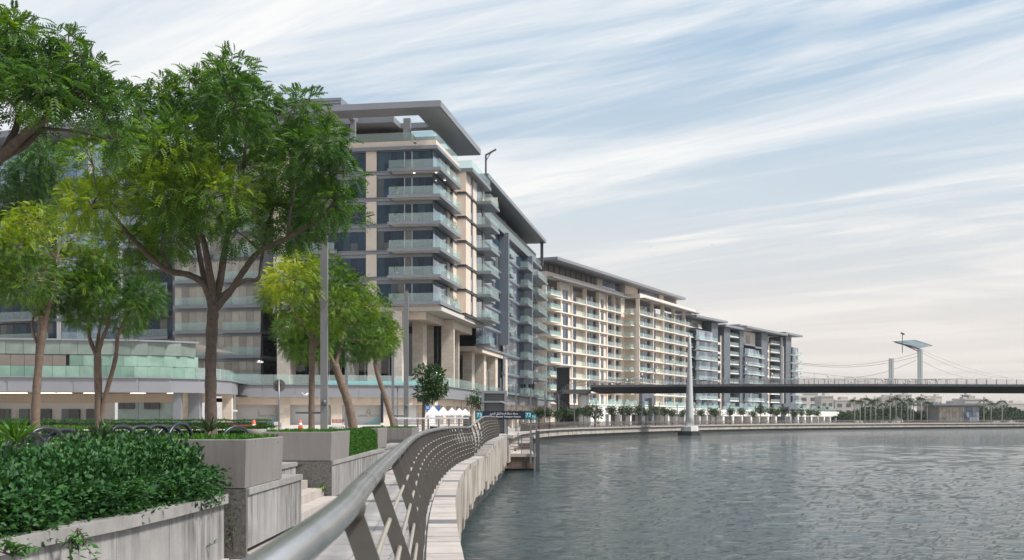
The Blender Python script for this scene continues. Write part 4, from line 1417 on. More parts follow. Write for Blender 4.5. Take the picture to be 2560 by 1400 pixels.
def build_dark():
    bx, bal = B3.bx, B3.balcony
    fl = [4.6 + 3.3 * k for k in range(9)]
    bx(b3, 'core', 'metal_dk', 0, 112, 1.0, 22, -.3, 33.5)
    # (from, to, kind, top)
    bays = [(0, 15, 'G', 31.0), (15, 21, 'S', 34.5), (21, 27, 'C', 30.5), (27, 33, 'S', 33.6), (33, 43, 'R', 33.6), (43, 47, 'S', 33.6), (47, 59, 'G', 29.0),
            (59, 67, 'C2', 28.5), (67, 74, 'S', 34.2), (74, 79, 'C', 31), (79, 90, 'R', 34.0), (90, 93, 'S', 34.0), (93, 97, 'C', 32), (97, 104, 'S', 35.0), (104, 112, 'G', 30.0)]
    for a0, a1, t, top in bays:
        if t == 'S':
            bx(b3, 'stone_pier', 'slate', a0, a1, -2.2, 1.0, -.3, top)
            continue
        for z in fl:
            if z > top - 2: continue
            if t in ('G', 'C2'):
                bo = -2.6 if t == 'G' else -1.6
                f = B3.glaze(b3, 'a', bo, a0 + .1, a1 - .1, z, z + 2.9, 6, 'glass_b')
                f2 = B3.glaze(b3, 'b', a0, bo, .9, z, z + 2.9, 3, 'glass_dk')
                bal(b3, a0 - 1.2, a1 + .2, bo - 1.8, bo - .05, z, 'fre', slab='white', th=.2, pane=3.6)
            elif t == 'C':
                bx(b3, 'wall', 'beige', a0, a1, -1.2, .9, z - .4, z + .4)
                bx(b3, 'wall', 'beige', a0, a0 + 1.2, -1.2, .9, z + .41, z + 2.89)
                bx(b3, 'wall', 'beige', a1 - .8, a1, -1.2, .9, z + .41, z + 2.89)
                w = bx(b3, 'window', 'glass_dk', a0 + 1.2, a1 - .8, -.9, -.8, z + .41, z + 2.89)
            else:
                bx(b3, 'window', 'glass_dk', a0 + .1, a1 - .1, .2, .4, z, z + 2.9)
                bx(b3, 'floor_slab', 'white', a0, a1, -1.9, .9, z - .35, z)
                bx(b3, 'glass_rail', 'rail_glass', a0 + .1, a1 - .1, -1.8, -1.76, z + .01, z + 1.1)
        if t in ('G', 'C2'):
            bx(b3, 'parapet', 'metal', a0, a1, -2.5, .9, top - .6, top)
    bx(b3, 'penthouse_wall', 'beige', 1, 20, 1.5, 14, 30, 34.7)
    bx(b3, 'penthouse_wall', 'beige', 48, 66, 0, 14, 28.5, 33.9)
    bx(b3, 'window', 'glass_dk', 56, 60, -.1, -.01, 29.5, 32.6)
    bx(b3, 'roof', 'metal_lt', -3, 26, -4, 18, 34.75, 35.5)
    bx(b3, 'roof', 'metal_lt', 25, 52, -3.5, 18, 33.65, 34.4)
    bx(b3, 'roof', 'metal_lt', 44, 92, -4.5, 18, 34.45, 35.2)
    bx(b3, 'roof', 'metal_lt', 91, 114, -4, 18, 35.25, 36.0)
    bx(b3, 'roof_box', 'metal_lt', 12, 26, 4, 12, 35.51, 37.4)
    bx(b3, 'roof_box', 'metal_lt', 60, 72, 4, 12, 35.21, 37.2)
    # garden podium
    bx(b3, 'podium_wall', 'white', -2, 140, -12, -4.0, 2.2, 4.3)
    bx(b3, 'podium_wall', 'metal_dk', -2, 140, -9, -4.1, -.3, 2.19)
    for a in range(0, 140, 9):
        bx(b3, 'podium_pier', 'white', a, a + 1.5, -11.9, -9.05, -.3, 2.19)
    for a in range(0, 136, 4):
        bx(b3, 'glass_rail', 'rail_glass', a, a + 3.9, -11.8, -11.76, 4.31, 6.6 if (a // 4) % 3 else 5.5)
    bx(b3, 'gate_portal', 'slate', 60, 76, -13.2, -12.01, 5.0, 7.0)
    bx(b3, 'gate_portal', 'slate', 60, 62.5, -13.2, -12.01, -.3, 4.99)
    bx(b3, 'gate_portal', 'slate', 73, 76, -13.2, -12.01, -.3, 4.99)


build_dark()

# ------------------------------------------------------------------ far bank city
CITY = [(2012, 985, 46, 640, 'stepped pale block'), (2060, 992, 30, 600, 'narrow dark block'), (2100, 1002, 44, 620, 'low sandy block'), (2165, 1003, 60, 900, 'long sandy terrace'), (2207, 994, 17, 880, 'slim beige block'),
        (2229, 990, 20, 900, 'square beige block'), (2258, 988, 26, 860, 'tall beige twin-topped block'), (2315, 997, 28, 800, 'grey gabled block'), (2338, 993, 18, 820, 'slim blue glass tower'),
        (2385, 1004, 22, 780, 'low domed block'), (2418, 1000, 40, 560, 'grey museum tower with a stacked top'), (2480, 1010, 50, 760, 'long hazy roofline block'), (2530, 1010, 60, 700, 'low hazy block at the right edge')]
for px, top, w, d, what in CITY:
    W_ = w * d / F
    H = ZP(top, d)
    x = XP(px, d)
    c = thing('city_building', what + ' on the far bank beneath the footbridge', 'building', (x, d, -.36), 'buildings of the far bank')
    box(c, 'wall', 'city', (x, d, (H - .36) / 2), (W_, W_ * .8 + 8, H + .36))
    box(c, 'parapet', 'soffit', (x, d, H + .3), (W_ * 1.02, W_ * .8 + 8.4, .6))
    box(c, 'roof_plant', 'city', (x + W_ * .15, d, H + 1.3), (W_ * .4, 6, 1.6))
    fh = 3.6
    n = max(2, int(W_ / 4))
    for fz_ in range(1, int((H) / fh)):
        for k in range(n):
            box(c, 'window', 'city_win', (x - W_ / 2 + (k + .5) * W_ / n, d - (W_ * .8 + 8) / 2 - .02, fz_ * fh + 1.2), (W_ / n * .55, .1, 1.9))
    if 'stacked' in what:
        for j, (ww, hh) in enumerate(((.55, 4), (.35, 4), (.5, 1.2), (.12, 5))):
            box(c, 'tower_top', 'city', (x - W_ * .1, d, H + .8 + j * .8), (W_ * ww, W_ * ww, hh * .35))

gp = thing('glass_hall', 'glass fronted waterfront hall with oversailing roof on the far bank', 'building', (XP(2395, 470), 470, -.3))
gx0, gx1 = XP(2350, 470), XP(2450, 470)
box(gp, 'core', 'city', ((gx0 + gx1) / 2, 480, 3.2), (gx1 - gx0, 18, 7))
for k in range(12):
    w = (gx1 - gx0) / 12
    for j in range(3):
        box(gp, 'pane', 'glass_cur' if k < 7 else 'glass_b', (gx0 + (k + .5) * w, 470.8, .9 + j * 2.1), (w - .15, .1, 2.0))
box(gp, 'roof', 'metal', ((gx0 + gx1) / 2 + 1, 478, 7.2), (gx1 - gx0 + 10, 22, .8))

# ------------------------------------------------------------------ footbridge
DB = 250.0
br = thing('footbridge', 'dark deck suspension footbridge crossing the canal', 'bridge', (XP(1450, DB), DB, 0))
xl, xr = XP(1478, DB), XP(2760, DB)
mb = MB()
pro = []
N = 60
for i in range(N + 1):
    x = xl + (xr - xl) * i / N
    t = i / N
    zc = 6.95 + .55 * (1 - (2 * t - 1) ** 2) * .4
    pro.append((x, zc - (.05 if i else -.6), zc + 1.75))
for i, (x, z0, z1) in enumerate(pro):
    mb.v += [(x, DB - 2.6, z1), (x, DB - 1.7, z0), (x, DB + 1.7, z0), (x, DB + 2.6, z1)]
for i in range(N):
    for j in range(4):
        a, b = i * 4 + j, i * 4 + (j + 1) % 4
        mb.f.append((a, b, b + 4, a + 4))
mb.f += [(0, 1, 2, 3), tuple(N * 4 + k for k in (3, 2, 1, 0))]
put('deck', mb.mesh('deck', M['deck']), br)
fas = MB()
for (x, z0, z1), (x2, _, z12) in zip(pro[:-1], pro[1:]):
    fas.bar((x, DB - 2.66, z1 - .16), (x2, DB - 2.66, z12 - .16), .1, .5)
put('deck_edge', fas.mesh('deck_edge', M['metal_dk']), br)
for sgn in (-1, 1):
    hr, wr = MB(), MB()
    y = DB + sgn * 2.5
    hr.tube([(x, y, z1 + 1.25) for x, _, z1 in pro], .05, 6)
    for h in (.2, .4, .6, .8, 1.0):
        wr.tube([(x, y, z1 + h) for x, _, z1 in pro], .02, 4)
    put('handrail', hr.mesh('bridge_handrail', M['steel_far']), br)
    put('rail_wires', wr.mesh('bridge_wires', M['steel_far']), br, kind='stuff')
    PMB = MB().box((0, 0, .62), (.09, .09, 1.24)).mesh('bridge_post', M['steel_far'])
    k = 0
    while k * 2.2 < xr - xl:
        x = xl + k * 2.2
        i = min(N, int((x - xl) / (xr - xl) * N))
        put('rail_post', PMB, br, Matrix.Translation((x, y, pro[i][2])))
        k += 1
# landing, lift tower, stairs, white pier
lx0, lx1 = XP(1392, 256), XP(1424, 256)
box(br, 'lift_tower', 'black_glass', ((lx0 + lx1) / 2, 257, 6.3), (lx1 - lx0, 3.2, 13.2))
box(br, 'lift_roof', 'metal', ((lx0 + lx1) / 2, 257, 13.05), (lx1 - lx0 + .5, 3.8, .25))
box(br, 'landing', 'metal_dk', (XP(1440, 252), 251, 7.4), (6.2, 4.5, .9))
for sgn in (-1, 1):
    put('landing_rail', MB().bar((XP(1424, 252), 251 + sgn * 2.2, 9.05), (xl, 251 + sgn * 2.2, 9.95), .08).bar((XP(1424, 252), 251 + sgn * 2.2, 8.4), (xl, 251 + sgn * 2.2, 9.2), .05).bar((XP(1424, 252), 251 + sgn * 2.2, 7.8), (XP(1424, 252), 251 + sgn * 2.2, 9.05), .08).mesh('lr', M['steel_far']), br)
def flight(p, q, y):
    s = put('stair_flight', MB().bar((p[0], y, p[1]), (q[0], y, q[1]), 1.6, .32).mesh('flight', M['metal_dk']), br)
    for yy in (y - .8, y + .8):
        mb = MB().bar((p[0], yy, p[1] + 1.15), (q[0], yy, q[1] + 1.15), .08)
        mb.bar((p[0], yy, p[1] + .6), (q[0], yy, q[1] + .6), .05)
        for t in (0, .2, .4, .6, .8, 1):
            x, z = p[0] + (q[0] - p[0]) * t, p[1] + (q[1] - p[1]) * t
            mb.bar((x, yy, z), (x, yy, z + 1.15), .06)
        put('stair_rail', mb.mesh('stair_rail', M['steel_far']), s)
xa, xb, xc = XP(1384, 253), XP(1392, 253), XP(1420, 253)
flight((xb - .3, 5.6), (xc, 8.0), 252.6)
flight((xb - .6, 5.5), (xc, 3.1), 254.8)
flight((xb, .6), (xc, 3.0), 252.6)
box(br, 'stair_landing', 'metal_dk', (xb - 1.2, 253.6, 5.45), (1.8, 4.0, .3))
box(br, 'stair_landing', 'metal_dk', (xc + .8, 253.6, 3.0), (1.8, 4.0, .3))
put('pier', MB().lathe([(1.15, -.36), (1.15, 5.0), (1.25, 6.2), (1.0, 6.9), (.3, 7.2)], (XP(1458, 251), 251, 0), 18).mesh('pier', M['white'], True), br)
# pylon standing in the water
px_ = XP(1724, 246)
pl = thing('bridge_pylon', 'tall tapering pale pylon standing in the water beside the footbridge', 'pylon', (px_, 246, WATER_Z))
put('shaft', MB().lathe([(1.0, -.2), (.92, 2), (.78, 5), (.64, 9), (.5, 13), (.36, 17), (.24, 19.3), (.08, 19.6)], (px_, 246, 0), 20).mesh('shaft', M['pylon'], True), pl)
put('plinth', MB().lathe([(1.9, -1.25), (1.9, -.2), (1.4, -.15)], (px_, 246, 0), 8).mesh('plinth', M['white']), pl)
put('fender', MB().lathe([(2.6, -2.6), (2.6, -1.25), (2.0, -1.2)], (px_, 246, 0), 8).mesh('fender', M['quay_dark']), pl)


def sag(p, q, s, n=24):
    p, q = Vector(p), Vector(q)
    return [p + (q - p) * (i / n) - Vector((0, 0, s * 4 * (i / n) * (1 - i / n))) for i in range(n + 1)]


LAMPM = MB().lathe([(.02, .1), (.15, 0), (.16, -.2), (.13, -.42), (.04, -.46)], (0, 0, 0), 10).mesh('cable_lamp', M['gull'], True)
for j, (yy, z0) in enumerate(((DB - 2.2, ZP(874, 246)), (DB + 2.2, ZP(893, 246)))):
    left = sag((px_ - .4, 246, z0), (XP(1490, DB), yy, 8.6), 1.2)
    right = sag((px_ + .4, 246, z0), (XP(2400, DB), yy, 10.3), 2.4, 40)
    for pts in (left, right):
        c = put('suspension_cable', MB().tube(pts, .04, 6).mesh('cable', M['metal_dk']), br)
        for i in range(4, len(pts) - 4, 4):
            p = pts[i]
            put('cable_lamp', LAMPM, c, Matrix.Translation(p - Vector((0, 0, .1))))
        hg = MB()
        for i in range(3, len(pts) - 1, 3):
            p = pts[i]
            if p.z > 9.4: hg.bar((p.x, yy, 8.9), p, .03)
        put('hangers', hg.mesh('hangers', M['metal_dk']), c, kind='stuff')
# two masts on the deck and the lattice canopy
ms = thing('bridge_masts', 'pair of grey masts with a tilted blue lattice canopy rising over the bridge deck', 'mast', (XP(2300, 252), 252, 8.8))
for x, top, w in ((2228, ZP(896, 252), .95), (2300, ZP(873, 252), .95)):
    xm = XP(x, 252)
    put('mast', MB().box((xm - .28, 252, (top + 8.6) / 2), (.34, .6, top - 8.6)).box((xm + .22, 252, (top + 8.6) / 2), (.5, .7, top - 8.6)).mesh('mast', M['pylon']), ms)
cn = [P(2232, 854, 252), P(2288, 850, 258), P(2331, 864, 256), P(2302, 869, 251)]
lat = MB()
for i in range(4): lat.bar(cn[i], cn[(i + 1) % 4], .10)
for i in range(1, 12):
    t = i / 12
    lat.bar(cn[0].lerp(cn[3], t), cn[1].lerp(cn[2], t), .05)
    lat.bar(cn[0].lerp(cn[1], t), cn[3].lerp(cn[2], t), .04)
    lat.bar(cn[0].lerp(cn[3], t), cn[1].lerp(cn[2], max(0, t - .15)), .04)
put('lattice_canopy', lat.mesh('lattice', M['canopy']), ms)
put('canopy_arm', MB().bar(P(2300, 873, 252), P(2238, 855, 252), .3).bar(P(2300, 880, 252), P(2260, 862, 252), .18).mesh('arm', M['metal_dk']), ms)
put('wind_pole', MB().bar(P(2256, 882, 252), P(2256, 834, 252), .12).bar(P(2252, 832, 252), P(2261, 836, 252), .3).mesh('wind_pole', M['metal_dk']), ms)
for (a, b, s) in (((2300, 873), (2545, 948), .9), ((2302, 880), (2520, 945), 1.2), ((2302, 900), (2480, 945), 1.4), ((2296, 882), (1990, 905), 1.6), ((2296, 890), (1992, 909), 1.5), ((2290, 900), (2110, 944), 1.0)):
    put('stay_cable', MB().tube(sag(P(*a, 252), P(*b, 252), s), .035, 5).mesh('stay', M['metal_dk']), ms)

# ------------------------------------------------------------------ lettering
def text_mesh(body, h, m, align='CENTER', ext=0.006):
    cu = bpy.data.curves.new('lettering', 'FONT')
    cu.body = body; cu.size = h; cu.align_x = align; cu.align_y = 'CENTER'; cu.extrude = ext
    o = bpy.data.objects.new('lettering', cu)
    COL.objects.link(o)
    dg = bpy.context.evaluated_depsgraph_get()
    me = bpy.data.meshes.new_from_object(o.evaluated_get(dg))
    bpy.data.objects.remove(o)
    me.materials.clear(); me.materials.append(M[m])
    return me


AR = {'ا': 'FE8D FE8E', 'ب': 'FE8F FE90 FE91 FE92', 'ة': 'FE93 FE94', 'ح': 'FEA1 FEA2 FEA3 FEA4', 'د': 'FEA9 FEAA', 'ر': 'FEAD FEAE', 'ص': 'FEB9 FEBA FEBB FEBC', 'ط': 'FEC1 FEC2 FEC3 FEC4',
      'ف': 'FED1 FED2 FED3 FED4', 'ق': 'FED5 FED6 FED7 FED8', 'ل': 'FEDD FEDE FEDF FEE0', 'م': 'FEE1 FEE2 FEE3 FEE4', 'ن': 'FEE5 FEE6 FEE7 FEE8', 'ي': 'FEF1 FEF2 FEF3 FEF4'}


def arabic(s):
    """joined letter forms, written left to right for a typesetter that does not shape"""
    out = []
    for i, ch in enumerate(s):
        if ch not in AR:
            out.append(ch); continue
        f = [chr(int(x, 16)) for x in AR[ch].split()]
        prev = i > 0 and s[i - 1] in AR and len(AR[s[i - 1]].split()) == 4
        nxt = i + 1 < len(s) and s[i + 1] in AR and len(f) == 4
        out.append(f[3] if prev and nxt else f[1] if prev else f[2] if nxt else f[0])
    return ''.join(out[::-1])


UPR = Matrix.Rotation(math.radians(90), 4, 'X')      # lettering stands upright, facing the camera side


def letters(parent, body, h, m, x, y, z, align='CENTER', width=None):
    me = text_mesh(body, h, m, align)
    mw = Matrix.Translation((x, y, z)) @ UPR
    if width:
        xs = [v.co.x for v in me.vertices]
        if xs: mw = mw @ Matrix.Diagonal((width / (max(xs) - min(xs)), 1, 1, 1))
    return put('lettering', me, parent, mw)


# ------------------------------------------------------------------ marine transport station
DS = 80.0
jt = thing('jetty', 'low concrete boat landing with rust stained side and steel rails', 'jetty', (XP(1290, DS), DS, WATER_Z))
jx0, jx1 = XP(1240, DS), XP(1340, DS)
box(jt, 'deck', 'deck_lt', ((jx0 + jx1) / 2, 88, -1.03), (jx1 - jx0, 16, .22))
box(jt, 'side_beam', 'conc_brown', ((jx0 + jx1) / 2, 88, -1.55), (jx1 - jx0 - .1, 15.8, .82))
box(jt, 'fender_base', 'quay_dark', ((jx0 + jx1) / 2, 88, -2.4), (jx1 - jx0 - .3, 15.4, .9))
box(jt, 'pile', 'metal_dk', (jx1 + .12, 80.3, -1.1), (.28, .28, 3.6))
box(jt, 'pile', 'metal', (jx1 - .1, 79.8, -1.4), (.12, .12, 2.4))
for k in range(7):
    y = 80.2 + k * 2.4
    for x in (jx1 - .15,):
        put('rail_post', MB().bar((x, y, -.92), (x, y, .22), .06).mesh('jp', M['steel_far']), jt)
for k in range(4):
    x = jx0 + .1 + k * (jx1 - jx0 - .25) / 3
    put('rail_post', MB().bar((x, 80.2, -.92), (x, 80.2, .22), .06).mesh('jp', M['steel_far']), jt)
for h in (-.62, -.4, -.18, .04, .24):
    put('rail_bar', MB().bar((jx0 + .1, 80.2, h), (jx1 - .15, 80.2, h), .045 if h < .2 else .07).bar((jx1 - .15, 80.2, h), (jx1 - .15, 94.6, h), .04).mesh('jb', M['steel_far']), jt)
box(jt, 'gangway', 'deck_lt', (jx0 + .9, 91, -.6), (1.5, 9, .12))
put('gangway_rail', MB().bar((jx0 + 1.6, 84, .3), (jx0 + 1.6, 95, 1.2), .07).bar((jx0 + 1.6, 84, -.8), (jx0 + 1.6, 84, .3), .07).bar((jx0 + 1.6, 89, -.5), (jx0 + 1.6, 89, .7), .07).mesh('gr', M['steel_far']), jt)
box(jt, 'step_block', 'conc_brown', (jx0 + 2.2, 93, -.75), (1.4, 1.0, .5))

sg = thing('station_sign', 'navy station sign with white lettering and teal 73 panels over the jetty', 'sign', (XP(1290, 79), 79, -.9))
sx0, sx1, sz0, sz1 = XP(1189, 79), XP(1330, 79), ZP(1048.5, 79), ZP(1027.5, 79)
sm, sw_ = (sx0 + sx1) / 2, sx1 - sx0
sq = sz1 - sz0
box(sg, 'board', 'navy', (sm, 79, (sz0 + sz1) / 2), (sw_, .12, sq))
for s in (-1, 1):
    box(sg, 'number_panel', 'teal', (sm + s * (sw_ / 2 - sq * .44), 78.92, (sz0 + sz1) / 2), (sq * .78, .03, sq * .8))
    letters(sg, '73', sq * .62, 'text', sm + s * (sw_ / 2 - sq * .44), 78.895, (sz0 + sz1) / 2)
letters(sg, arabic('محطة حديقة الصفا للنقل البحري'), sq * .36, 'text', sm, 78.925, sz0 + sq * .70, width=sw_ * .50)
letters(sg, 'Safa Park Marine Transport Station', sq * .30, 'text', sm, 78.925, sz0 + sq * .32, width=sw_ * .60)
for x in (1268, 1327):
    box(sg, 'post', 'steel_far', (XP(x, 79.1), 79.12, (sz1 - 1.1) / 2), (.12, .1, sz1 + 1.1 + (.9 if x > 1300 else -.1)))
s2 = thing('station_sign', 'small teal 73 sign on its own post behind the station sign', 'sign', (XP(1335, 90), 90, -.9))
box(s2, 'board', 'teal', (XP(1334, 90), 90, ZP(1043, 90)), (.45, .08, .42))
letters(s2, '73', .3, 'text', XP(1334, 90), 89.95, ZP(1043, 90))
box(s2, 'post', 'steel_far', (XP(1341, 90), 90.1, .2), (.12, .1, 2.3))

kk = thing('station_kiosk', 'grey steel station gateway with louvred door behind the bent railing', 'kiosk', (XP(1237, 88), 88, .4))
kx, kw = XP(1236, 88), 1.75
box(kk, 'frame_post', 'metal', (kx - kw / 2, 88, 2.0), (.2, .6, 3.4))
box(kk, 'frame_post', 'metal', (kx + kw / 2, 88, 2.0), (.2, .6, 3.4))
box(kk, 'frame_head', 'metal', (kx, 88, 3.6), (kw + .2, .62, .2))
box(kk, 'frame_bar', 'metal', (kx, 87.95, 2.85), (kw, .6, .14))
dr = box(kk, 'shutter', 'metal_dk', (kx, 88.1, 1.95), (kw - .2, .2, 3.1))
for k in range(22):
    box(dr, 'shutter_slat', 'lamp', (kx, 87.98, .55 + .14 * k), (kw - .22, .03, .06))
put('solar_panel', MB().quad(P(1248, 1003, 86), P(1256, 1003, 85), P(1278, 1013, 85), P(1272, 1013, 87)).mesh('awning', M['tent']), kk)
box(kk, 'panel_arm', 'metal', (XP(1254, 87), 87.2, ZP(1005, 87)), (.8, .06, .06))

# handrail fence climbing behind the planters
fc = thing('ramp_fence', 'steel fence of horizontal wires beside the tents behind the frangipani', 'fence', (XP(1080, 64), 64, .6))
f0, f1 = P(990, 1046, 62), P(1172, 1046, 66)
put('handrail', MB().tube([f0, f1], .05, 8).mesh('fh', M['steel']), fc)
for k in range(8):
    p = f0.lerp(f1, k / 7)
    put('post', MB().bar((p.x, p.y, .55), p, .09).mesh('fp', M['steel_far']), fc)
for k in range(5):
    put('wire', MB().bar(f0 - Vector((0, 0, .15 * (k + 1))), f1 - Vector((0, 0, .15 * (k + 1))), .03).mesh('fw', M['steel_far']), fc)
box(fc, 'end_panel', 'post', (XP(1168, 66), 66.2, 1.15), (.5, .1, 1.1))

# market tents
TROOF = MB()
TROOF.v = [(-.55, -.55, 0), (.55, -.55, 0), (.55, .55, 0), (-.55, .55, 0), (0, 0, .62), (-.55, -.55, -.14), (.55, -.55, -.14), (.55, .55, -.14), (-.55, .55, -.14)]
TROOF.f = [(0, 1, 4), (1, 2, 4), (2, 3, 4), (3, 0, 4), (5, 6, 1, 0), (6, 7, 2, 1), (7, 8, 3, 2), (8, 5, 0, 3)]
TROOF = TROOF.mesh('tent_roof', M['tent'])
TLEG = MB().box((0, 0, -.6), (.03, .03, 1.2)).mesh('tent_leg', M['white'])
for i, (px, d, s) in enumerate(((1083, 92, 1.02), (1108, 98, .98), (1130, 105, .96), (1148, 112, .95), (1163, 120, .9))):
    z = ZP(1035, d)
    t = thing('market_tent', '%s white pyramid tent counted from the frangipani tree' % ORD[i], 'tent', (XP(px, d), d, .74), 'white tents by the station')
    mw = Matrix.Translation((XP(px, d), d, z)) @ Matrix.Diagonal((s, s, s, 1))
    put('roof', TROOF, t, mw)
    for x in (-.5, .5):
        for y in (-.5, .5):
            put('leg', TLEG, t, mw @ Matrix.Translation((x, y, 0)))

# ------------------------------------------------------------------ hedges and plants
def hedge(name, label, cat, spine, w, z0, z1, L, W, dens, leaf, tint, rough=0.12, kind='stuff'):
    """clipped or loose hedge following a line: a dark inner body and a skin of single leaves"""
    sp = catmull([Vector((x, y, 0)) for x, y in spine], 6)
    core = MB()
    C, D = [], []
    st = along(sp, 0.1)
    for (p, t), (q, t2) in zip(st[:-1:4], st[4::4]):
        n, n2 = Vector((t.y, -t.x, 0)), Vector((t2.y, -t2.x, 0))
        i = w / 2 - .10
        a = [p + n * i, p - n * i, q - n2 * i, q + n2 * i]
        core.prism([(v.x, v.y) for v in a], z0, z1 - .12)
    total = len(st) * .1
    area = total * (w + 2 * (z1 - z0))
    N = int(area * dens)
    u = rng.random(N) * (len(st) - 1.001)
    prof = rng.random(N) * (w + 2 * (z1 - z0))
    H = z1 - z0
    for k in range(N):
        p, t = st[int(u[k])]
        p = p + t * (u[k] % 1) * .1
        n = Vector((t.y, -t.x, 0))
        s = prof[k]
        if s < H: o, z, dr = w / 2, z0 + s, n
        elif s < H + w: o, z, dr = w / 2 - (s - H), z1, Vector((0, 0, 1))
        else: o, z, dr = -w / 2, z1 - (s - H - w), -n
        bul = rough * (math.sin(p.y * 2.3 + z * 3) * math.cos(p.x * 2.9 + p.y * 1.3) * .6 + random.gauss(0, .45))
        # round the shoulders
        sh = max(0, (z - (z1 - .15)) / .15) * max(0, (abs(o) - (w / 2 - .15)) / .15)
        v = p + n * (o - math.copysign(.05 * sh, o)) + Vector((0, 0, z - .05 * sh)) + dr * bul
        C.append(tuple(v))
        D.append((dr.x + random.gauss(0, .6), dr.y + random.gauss(0, .6), dr.z * .6 + random.gauss(.35, .5)))
    me = leaves(name, C, D, L * (.7 + .6 * rng.random(N)), W, tint + .25 * rng.normal(size=N) * .6, M[leaf])
    o = thing(name, label, cat, (sp[0].x, sp[0].y, z0))
    put('foliage', me, o)
    put('stems', core.mesh('stems', M['hedge_core']), o)  # added dark filler body that blocks the view through the leaves
    return o


hedge('hedge', 'dense dark leafy hedge spilling over the seat wall in the foreground', 'hedge', [(-5.2, 1.6), (-4.8, 4.9), (-4.33, 7.8), (-4.13, 9.3), (-4.0, 10.9), (-3.92, 12.6)], 1.2, .66, 1.10, .056, .66, 5000, 'leaf_hedge', .36, .20)
hedge('hedge', 'clipped box hedge between the second grey planter and the small one', 'hedge', [(-3.76, 23.75), (-3.83, 26.7), (-3.83, 29.5)], .66, .78, 1.30, .035, .5, 3200, 'leaf_lawn', .30, .03)
hedge('hedge', 'bright green hedge bed just behind the bicycle hoops', 'hedge', [(-17, 25), (-12, 25.5), (-6.6, 26.5)], 2.6, .74, 1.1, .06, .5, 620, 'leaf_lawn', .45, .08)
hedge('hedge', 'bright green low hedge row farther back in front of the curved pavilion', 'hedge', [(-28, 45), (-19, 45), (-9.5, 46)], 1.6, .74, 1.22, .07, .55, 480, 'leaf_lawn', .62, .06)  # higher leaf tint makes this row a brighter green
hedge('hedge', 'thin dark hedge line at the foot of the pavilion shopfront', 'hedge', [(-48, 88), (-30, 88), (-19, 90)], 1.6, .74, 1.38, .12, .55, 130, 'leaf_hedge', .45, .08)
hedge('hedge', 'dark undergrowth bed between the bicycle hoops and the leafy hedge', 'hedge', [(-9, 15.8), (-6.5, 16.0), (-4.3, 16.9)], 2.0, .72, 1.02, .07, .55, 700, 'leaf_hedge', .55, .12)

# spiky plants
def spiky(label, px, d, top, n, L, leaf):
    x = XP(px, d)
    root = thing('spiky_plant', label, 'plant', (x, d, .74), 'spiky plants in the hedge bed')
    zt = ZP(top, d)
    put('stem', MB().tube([(x, d, .74), (x + .01, d, (zt + .6) / 2), (x, d, zt - L * .7)], [.035, .03, .035], 8).mesh('stem', M['bark_lt'], True), root)
    C = np.tile([[x, d, zt - L * .75]], (n, 1)) + rng.normal(0, .012, (n, 3))
    D = rng.normal(0, .62, (n, 3)); D[:, 2] = np.abs(D[:, 2]) * .5 + .55
    put('leaf_tuft', leaves('leaf_tuft', C, D, L * (.7 + .4 * rng.random(n)), .10, .4 + .3 * rng.random(n), M[leaf]), root)


spiky('spiky plant with bright green blades at the left edge of the hedge', 38, 12.6, 1052, 60, .34, 'leaf_lawn')
spiky('grey green spiky plant rising from the middle of the hedge', 255, 13.4, 1060, 70, .30, 'leaf_far')
spiky('small spiky plant beside the foot of the big tree trunk', 524, 15.4, 1047, 60, .24, 'leaf_far')


def sprig(label, px, py, d, n, spread, up, leaf, seed, L=.06):
    """loose weed growing from a wall joint"""
    random.seed(seed)
    b = P(px, py, d)
    root = thing('weed', label, 'plant', b, 'weeds on the seat wall')
    mb, C, D = MB(), [], []
    for k in range(n):
        v = Vector((random.gauss(0, spread), random.gauss(-.02, .03), up * random.uniform(.4, 1.1)))
        q = b + v * .5 + Vector((random.gauss(0, .03), 0, random.gauss(.02, .03)))
        e = b + v
        mb.tube([b, q, e], [.005, .004, .002], 5)
        for j in range(9):
            t = .3 + .7 * j / 8
            s = b.lerp(q, t * 2) if t < .5 else q.lerp(e, t * 2 - 1)
            C.append(tuple(s)); D.append((random.gauss(0, 1), random.gauss(0, 1) - .3, random.gauss(.2, .6)))
    put('stems', mb.mesh('stems', M['bark']), root)
    put('leaves', leaves('weed_leaves', C, D, L * (.6 + .7 * rng.random(len(C))), .4, .5 + .3 * rng.random(len(C)), M[leaf]), root)


sprig('dry weed climbing the dark granite pier under the nearest planter', 585, 1385, 12.72, 9, .18, .75, 'leaf_far', 3, .05)
sprig('leafy weed at the base of the seat wall left of the pier', 495, 1400, 11.9, 8, .16, .42, 'leaf_lawn', 5, .06)
sprig('leafy sprig hanging over the seat wall capping', 195, 1320, 8.6, 6, .07, -.28, 'leaf_hedge', 6, .07)
sprig('broad leafed sprig at the lower left corner of the wall', 30, 1390, 7.4, 9, .12, .10, 'leaf_hedge', 8, .08)
sprig('small weed in the corner of the steps and second wall', 800, 1240, 21.0, 7, .10, .18, 'leaf_lawn', 9, .07)
random.seed(5)

